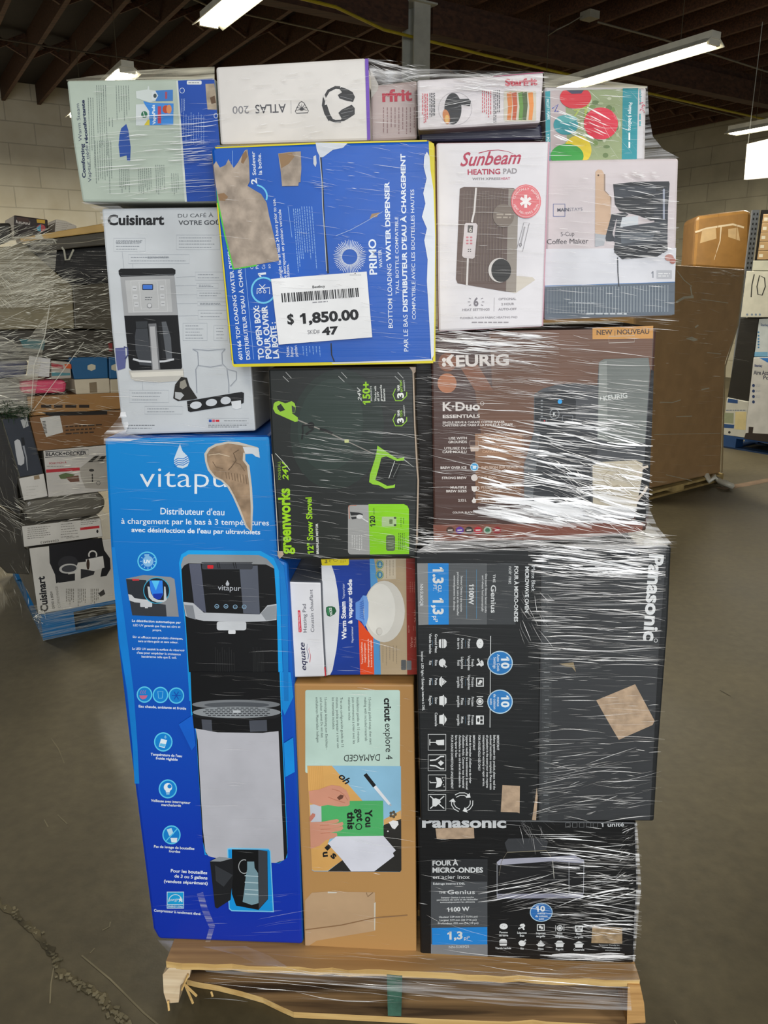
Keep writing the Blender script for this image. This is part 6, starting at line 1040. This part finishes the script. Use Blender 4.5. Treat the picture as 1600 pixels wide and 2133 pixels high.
# ---------------------------------------------------------------- stretch film
def film_mat(name, alpha, rough=.22, col=(.93, .93, .95), streak=False, lo=.03):
    m = bpy.data.materials.new(name); nt, N, L = nodes_of(m); b = N['Principled BSDF']; b.inputs['Base Color'].default_value = (*col, 1)
    b.inputs['Roughness'].default_value = rough; b.inputs['Specular IOR Level'].default_value = .9; b.inputs['Alpha'].default_value = alpha
    if streak:
        g = N.new('ShaderNodeNewGeometry'); mp = N.new('ShaderNodeMapping'); L.new(g.outputs['Position'], mp.inputs[0]); mp.inputs['Rotation'].default_value = (0, math.radians(streak), 0); mp.inputs['Scale'].default_value = (6, 6, 160)
        nz = N.new('ShaderNodeTexNoise'); nz.inputs['Scale'].default_value = 1; nz.inputs['Detail'].default_value = 3; L.new(mp.outputs[0], nz.inputs[0])
        r = N.new('ShaderNodeMapRange'); L.new(nz.outputs[0], r.inputs[0]); r.inputs[1].default_value = .42; r.inputs[2].default_value = .72; r.inputs[3].default_value = lo; r.inputs[4].default_value = alpha
        L.new(r.outputs[0], b.inputs['Alpha']); bp = N.new('ShaderNodeBump'); bp.inputs['Strength'].default_value = .8; bp.inputs['Distance'].default_value = .003; L.new(nz.outputs[0], bp.inputs['Height']); L.new(bp.outputs[0], b.inputs['Normal'])
    return m
FM = [film_mat('film_crease_bright', .85), film_mat('film_crease', .45), film_mat('film_crease_faint', .2)]  # white base colour stands in for daylight glinting on the clear creases
def creases(mb, pl, p, reg, n, ang=0, spread=4, ln=(20, 90), w=(.5, 1.6), mix=(.3, .4, .3), seed=1):
    """gathered creases in the film: slender raised slivers following the wrap's pull"""
    r = random.Random(seed); x0, y0, x1, y1 = reg
    for i in range(n):
        cx, cy = r.uniform(x0, x1), r.uniform(y0, y1); a = math.radians(ang+r.gauss(0, spread*.75)); l = ln[0]+(ln[1]-ln[0])*r.random()**2.2; ww = (w[0]+(w[1]-w[0])*r.random()**2.5)*(.62 if w[1] < 4 else .9)
        if cx-l/2 < x0-15: cx = x0-15+l/2
        if cx+l/2 > x1+15: cx = x1+15-l/2
        u = r.random(); mi = 0 if u < mix[0] else 1 if u < mix[0]+mix[1] else 2; bend = r.gauss(0, .02)*l; seg = 4; vs = []; lift = r.uniform(.0005, .003)
        for k in range(seg+1):
            t = k/seg; s = (t-.5)*l; off = bend*(4*(t-.5)**2-.5); hw = max(.04, ww*.5*math.sin(math.pi*min(max(t, .03), .97))**.6)
            X, Y = cx+s*math.cos(a)-off*math.sin(a), cy+s*math.sin(a)+off*math.cos(a); bl_ = lift*math.sin(math.pi*t)
            vs += [pl.at(X+hw*math.sin(a), Y-hw*math.cos(a), p+bl_), pl.at(X-hw*math.sin(a), Y+hw*math.cos(a), p+bl_+.0006)]
        mb.add(vs, [(2*k, 2*k+1, 2*k+3, 2*k+2) for k in range(seg)], mi)
wr = thing('stretch_wrap', (0, 1.35, .14), 'clear stretch film wound around the tall load of cartons, full of white creases', 'stretch film')
mb = MB(); i_ = 0
for reg, n, ang, sp_, ln, w_i, mix, p in (
 ((215, 235, 455, 405), 60, -4, 2, (40, 190), (.8, 3.0), (.6, .3, .1), .006), ((160, 175, 450, 415), 40, -3, 4, (20, 90), (.5, 1.6), (.2, .4, .4), .006), ((350, 290, 455, 345), 40, -5, 3, (30, 90), (.8, 2.4), (.6, .3, .1), .006),
 ((470, 145, 765, 290), 70, -8, 6, (10, 60), (.5, 1.8), (.5, .3, .2), .006), ((770, 125, 872, 180), 70, 12, 10, (15, 60), (.6, 2.6), (.5, .3, .2), -.02), ((775, 180, 868, 285), 40, 2, 4, (15, 60), (.5, 1.4), (.2, .4, .4), -.03),
 ((872, 152, 1130, 262), 120, -3, 7, (15, 90), (.5, 2.2), (.4, .4, .2), .006), ((960, 155, 1130, 190), 40, 8, 4, (40, 120), (.8, 2.4), (.5, .3, .2), .006), ((880, 262, 1125, 292), 30, 0, 4, (20, 80), (.5, 1.6), (.1, .4, .5), -.02),
 ((1140, 185, 1342, 325), 70, 4, 9, (12, 70), (.5, 2.2), (.5, .3, .2), .0), ((1150, 235, 1260, 290), 30, 22, 6, (20, 60), (1.2, 4.5), (.7, .2, .1), .0), ((1230, 190, 1340, 320), 20, 55, 8, (15, 50), (.4, 1.0), (.5, .3, .2), .0),
 ((915, 305, 1135, 685), 110, 2, 3, (20, 130), (.5, 1.6), (.15, .4, .45), .018), ((1145, 345, 1405, 655), 120, 4, 5, (15, 110), (.5, 1.8), (.35, .4, .25), .0), ((1275, 385, 1400, 545), 130, 4, 5, (15, 90), (.6, 2.6), (.6, .3, .1), .0), ((1300, 355, 1380, 375), 26, 6, 10, (10, 30), (.8, 2.4), (.7, .2, .1), .0), ((1140, 655, 1400, 690), 50, 3, 3, (20, 90), (.5, 2.2), (.3, .4, .3), .004),
 ((450, 315, 895, 755), 120, 7, 5, (12, 90), (.4, 1.3), (.25, .4, .35), .0515), ((660, 300, 900, 420), 60, 8, 4, (10, 70), (.4, 1.6), (.5, .3, .2), .0515), ((700, 430, 895, 650), 50, 10, 6, (6, 40), (.4, 1.2), (.5, .3, .2), .0515),
 ((905, 690, 1150, 738), 110, 4, 3, (40, 200), (.8, 4.0), (.5, .35, .15), .006), ((905, 738, 1150, 830), 90, 4, 3, (40, 200), (.5, 1.8), (.25, .4, .35), .006), ((905, 700, 1350, 1120), 200, 5, 5, (30, 200), (.5, 2.2), (.4, .4, .2), .006), ((1010, 880, 1345, 1090), 330, 9, 6, (30, 170), (.8, 5.0), (.6, .3, .1), .006), ((1140, 960, 1350, 1110), 160, 24, 14, (20, 90), (.6, 2.6), (.6, .3, .1), .008), ((1080, 790, 1345, 890), 90, 6, 3, (30, 160), (.6, 3.0), (.5, .3, .2), .006), ((1000, 1030, 1330, 1090), 60, 8, 6, (60, 200), (4, 12), (.1, .5, .4), .007),  # the widest faint slivers paint a soft white sheen
 ((872, 1112, 1395, 1146), 260, 2, 6, (20, 130), (.6, 3.0), (.4, .4, .2), .026), ((1115, 1140, 1372, 1200), 140, 5, 4, (30, 180), (.8, 4.5), (.6, .3, .1), .026), ((1115, 1190, 1372, 1380), 260, 1, 4, (30, 170), (.6, 2.8), (.5, .35, .15), .026), ((1115, 1380, 1370, 1560), 100, 0, 4, (20, 150), (.5, 2.0), (.3, .4, .3), .026), ((1115, 1560, 1365, 1705), 160, -6, 9, (15, 130), (.5, 2.0), (.35, .4, .25), .026), ((872, 1150, 1110, 1700), 110, 2, 4, (20, 110), (.4, 1.3), (.15, .35, .5), .026), ((1085, 1240, 1150, 1340), 26, 62, 12, (15, 60), (.6, 2.0), (.3, .4, .3), .026),
 ((1140, 1740, 1322, 1960), 260, 4, 6, (20, 150), (.6, 3.0), (.45, .35, .2), .006), ((880, 1715, 1322, 1990), 150, 6, 12, (15, 130), (.4, 1.8), (.3, .4, .3), .006), ((1010, 1830, 1320, 1890), 40, -12, 4, (60, 190), (.8, 3.0), (.5, .3, .2), .007), ((1080, 1700, 1150, 1760), 30, 60, 25, (15, 50), (.4, 1.4), (.3, .4, .3), .006), ((1290, 1720, 1326, 1860), 60, -30, 14, (10, 32), (.6, 2.0), (.5, .3, .2), .006), ((1140, 1985, 1310, 2000), 20, 1, 1, (60, 160), (1, 5), (.6, .3, .1), .006),
 ((575, 900, 866, 1165), 130, 7, 4, (20, 130), (.5, 1.4), (.35, .4, .25), .027), ((570, 780, 866, 900), 26, 6, 5, (20, 90), (.4, 1.0), (.2, .4, .4), .027), ((845, 1100, 905, 1150), 60, 12, 6, (15, 60), (.5, 1.8), (.6, .3, .1), .027), ((862, 780, 905, 1120), 70, 6, 6, (20, 50), (.4, 1.1), (.3, .4, .3), .01), ((600, 900, 866, 960), 24, 6, 2, (60, 220), (.6, 1.4), (.6, .3, .1), .027),
 ((235, 915, 600, 1150), 40, 2, 5, (30, 160), (.4, 1.1), (.05, .35, .6), .006), ((225, 900, 560, 925), 40, 1, 3, (30, 160), (.5, 2.0), (.2, .4, .4), .008), ((420, 1180, 600, 1780), 90, 2, 3, (20, 120), (.4, 1.1), (.02, .3, .68), .006), ((330, 1860, 630, 1960), 22, -4, 6, (30, 140), (.4, 1.2), (.1, .4, .5), .006),
 ((225, 445, 440, 890), 50, 3, 5, (20, 110), (.4, 1.2), (.1, .4, .5), -.012), ((230, 700, 530, 830), 30, 4, 5, (30, 110), (.5, 1.5), (.2, .4, .4), -.012), ((440, 770, 560, 900), 26, 6, 8, (15, 70), (.4, 1.2), (.1, .3, .6), -.01),
 ((610, 1165, 868, 1400), 60, 10, 8, (15, 110), (.4, 1.2), (.2, .4, .4), -.006), ((640, 1430, 864, 1980), 46, 9, 4, (12, 70), (.4, 1.2), (.4, .4, .2), .004), ((640, 1650, 864, 1780), 20, 5, 3, (40, 160), (.4, 1.0), (.2, .4, .4), .004)):
    i_ += 1; creases(mb, S, p, reg, n, ang, sp_, ln, w_i, mix, 100+i_)
mb.build('wrinkle_creases', FM, wr)
SH = film_mat('film_sheet', .75, .18, streak=-4); SH2 = film_mat('film_sheet_thin', .38, .18, streak=3, lo=.02); SH3 = film_mat('film_sheet_warm', .8, .2, (.95, .90, .72), streak=-5, lo=.2)
def sheet(name, pts, m, pl=S, parent=wr):
    """pts: outline walked as upper/lower pairs (x, y, p)"""
    vs = [pl.at(x, y, p) for x, y, p in pts]; n = len(vs)//2
    return mesh_obj(name, vs, [(2*i, 2*i+1, 2*i+3, 2*i+2) for i in range(n-1)], m, None, parent, smooth=True)
sheet('film_drape', [(138, 166, 0), (139, 169, .001), (200, 157, -.04), (200, 168, .001), (290, 146, -.04), (290, 168, .001), (447, 139, -.01), (447, 166, .002)], SH3)
sheet('film_drape', [(766, 121, 0), (774, 180, -.04), (800, 129, -.03), (800, 178, -.04), (835, 138, -.04), (835, 172, -.03), (869, 143, -.03), (869, 168, 0)], SH)
sheet('film_drape', [(869, 143, -.03), (869, 168, .001), (960, 146, -.03), (960, 163, .001), (1133, 150, 0), (1133, 153, .001)], SH)
sheet('film_drape', [(1133, 150, 0), (1134, 182, -.02), (1230, 164, -.01), (1230, 183, -.02), (1349, 180, -.025), (1347, 184, -.025)], SH3)
sheet('film_drape', [(1349, 180, -.025), (1345, 184, -.025), (1352, 240, -.02), (1344, 240, -.025), (1360, 284, -.015), (1343, 290, -.025), (1382, 311, -.01), (1343, 315, -.02), (1416, 329, -.005), (1343, 334, -.02)], SH)
sheet('film_drape', [(169, 421, .0), (172, 421, .0), (188, 430, -.005), (240, 424, -.005), (208, 442, -.015), (260, 436, -.015), (213, 470, -.018), (224, 470, -.018)], SH)
sheet('film_drape', [(253, 846, -.017), (262, 860, -.017), (250, 866, -.012), (268, 885, -.015), (236, 884, -.006), (262, 900, -.01), (217, 903, .002), (300, 912, .004), (216, 925, .003), (240, 925, .003)], SH)
sheet('film_drape', [(1350, 1020, .001), (1346, 1030, .001), (1354, 1062, .004), (1346, 1080, .002), (1370, 1098, .012), (1345, 1104, .006), (1402, 1135, .021), (1340, 1140, .021)], SH)
sheet('film_drape', [(903, 1126, .002), (866, 1150, .021), (1000, 1122, .003), (1000, 1150, .022), (1150, 1116, .003), (1150, 1146, .022), (1346, 1105, .002), (1395, 1140, .022)], SH)
sheet('film_drape', [(1327, 1712, .001), (1322, 1714, .002), (1332, 1780, .002), (1324, 1780, .002), (1336, 1850, .002), (1326, 1850, .002), (1331, 1895, .002), (1322, 1900, .002), (1322, 2006, .002), (1318, 2000, .002)], SH)
sheet('film_drape', [(318, 1936, .001), (330, 1958, .001), (330, 1960, .004), (500, 1966, .001), (352, 1984, .03), (560, 1990, .03), (346, 2002, .055), (600, 2014, .056)], SH2)
sheet('film_band', [(420, 2016, .062), (430, 2024, .062), (800, 2030, .064), (800, 2062, .064), (1060, 2046, .066), (1060, 2095, .066), (1312, 2056, .068), (1316, 2105, .068)], SH2)
sheet('film_drape', [(900, 2003, .002), (620, 1985, .003), (1000, 2012, .02), (760, 2020, .05), (1322, 2008, .002), (1334, 2044, .052)], SH2)
sheet('film_fold', [(423, 1858, .004), (410, 1862, .004), (432, 1890, .004), (420, 1895, .004), (448, 1928, .004), (436, 1932, .004), (438, 1962, .004), (428, 1962, .004)], SH2)
mb = MB(); creases(mb, S, .064, (440, 2020, 1300, 2085), 70, 4, 1.5, (60, 330), (.6, 2.4), (.25, .45, .3), 77); creases(mb, S, .03, (560, 1985, 1320, 2030), 60, 4, 2, (40, 260), (.5, 2.0), (.2, .4, .4), 78); mb.build('wrinkle_creases', FM, wr)
# film of the left background load
wl_ = thing('stretch_wrap', (K.x, K.y, .13), 'dull crinkled stretch film around the mixed goods on the left blue pallet', 'stretch film')
FW_ = [film_mat('film_warm_bright', .9, col=(.93, .90, .76)), film_mat('film_warm', .5, col=(.9, .87, .74)), film_mat('film_warm_faint', .25, col=(.85, .82, .70))]  # pale colour again stands in for glints on the creases
mb = MB(); i_ = 0
for reg, n, ang, sp_, ln, w_i, mix, p in (
 ((-10, 470, 110, 640), 420, -22, 12, (10, 60), (.5, 1.8), (.45, .4, .15), .03), ((20, 560, 150, 635), 220, -12, 8, (10, 70), (.5, 2.2), (.5, .35, .15), .03), ((-10, 560, 30, 640), 60, 48, 6, (12, 46), (.6, 1.6), (.6, .3, .1), .035), ((40, 580, 225, 650), 160, -10, 14, (12, 70), (.5, 2.4), (.4, .3, .3), .02), ((-10, 650, 230, 745), 330, -6, 18, (10, 70), (.5, 2.2), (.35, .35, .3), .02), ((130, 560, 230, 690), 50, 8, 20, (10, 60), (.4, 1.6), (.2, .4, .4), .02),
 ((-10, 740, 140, 860), 200, -4, 14, (10, 60), (.4, 1.8), (.35, .35, .3), .04), ((60, 810, 245, 950), 90, 6, 8, (12, 70), (.4, 1.5), (.3, .4, .3), .02), ((90, 930, 215, 1040), 70, -4, 4, (12, 80), (.5, 2.2), (.35, .35, .3), .02), ((50, 1025, 215, 1090), 50, -14, 10, (15, 80), (.5, 2.2), (.4, .3, .3), .05), ((0, 920, 60, 1270), 90, 70, 20, (10, 60), (.4, 1.4), (.15, .4, .45), .0), ((0, 1040, 60, 1105), 36, 30, 8, (15, 60), (.5, 2.2), (.4, .4, .2), .0), ((105, 1265, 245, 1310), 26, -10, 5, (20, 90), (.4, 1.8), (.2, .4, .4), .02), ((70, 1270, 100, 1300), 24, 30, 50, (5, 20), (.6, 2.6), (.6, .3, .1), .02)):
    i_ += 1; creases(mb, D, p, reg, n, ang, sp_, ln, w_i, mix, 500+i_)
mb.build('wrinkle_creases', FW_, wl_)
SW = film_mat('film_sheet_dim', .6, .2, (.80, .76, .62), streak=-14, lo=.06)
sheet('film_drape', [(0, 505, .03), (-8, 640, .03), (60, 480, .035), (60, 640, .03), (120, 500, .03), (110, 620, .02)], SW, D, wl_); sheet('film_drape', [(0, 700, .04), (0, 860, .04), (50, 720, .045), (55, 870, .04), (105, 640, .035), (68, 850, .035)], SW, D, wl_)
sheet('film_drape', [(60, 1262, .012), (90, 1335, .012), (160, 1250, .012), (160, 1318, .012), (250, 1232, .012), (250, 1300, .012)], film_mat('film_sheet_dim_thin', .3, .2, (.80, .76, .62), streak=-14, lo=.01), D, wl_)
sheet('film_drape', [(103, 632, .04), (104.5, 633, .04), (92, 700, .045), (94, 701, .045), (70, 760, .045), (72, 761, .045), (64, 850, .045), (65.5, 851, .045)], FW_[1], D, wl_); sheet('film_drape', [(174, 712, .04), (175.3, 713, .04), (120, 786, .045), (121.3, 787, .045), (67, 856, .045), (68.3, 857, .045)], FW_[1], D, wl_)
# film of the tall brown carton
wb_ = thing('stretch_wrap', (P1.x, P1.y, .12), 'thin clear stretch film around the tall brown carton at the right', 'stretch film')
mb = MB(); creases(mb, BP, .002, (1380, 570, 1545, 760), 70, 4, 12, (6, 50), (.3, 1.2), (.2, .4, .4), 901); creases(mb, BP, .002, (1365, 780, 1500, 1010), 40, 2, 5, (8, 50), (.3, 1.0), (.15, .35, .5), 902); creases(mb, BP, .002, (1480, 562, 1550, 575), 24, 6, 10, (8, 40), (.4, 1.6), (.4, .4, .2), 903); mb.build('wrinkle_creases', FW_, wb_)
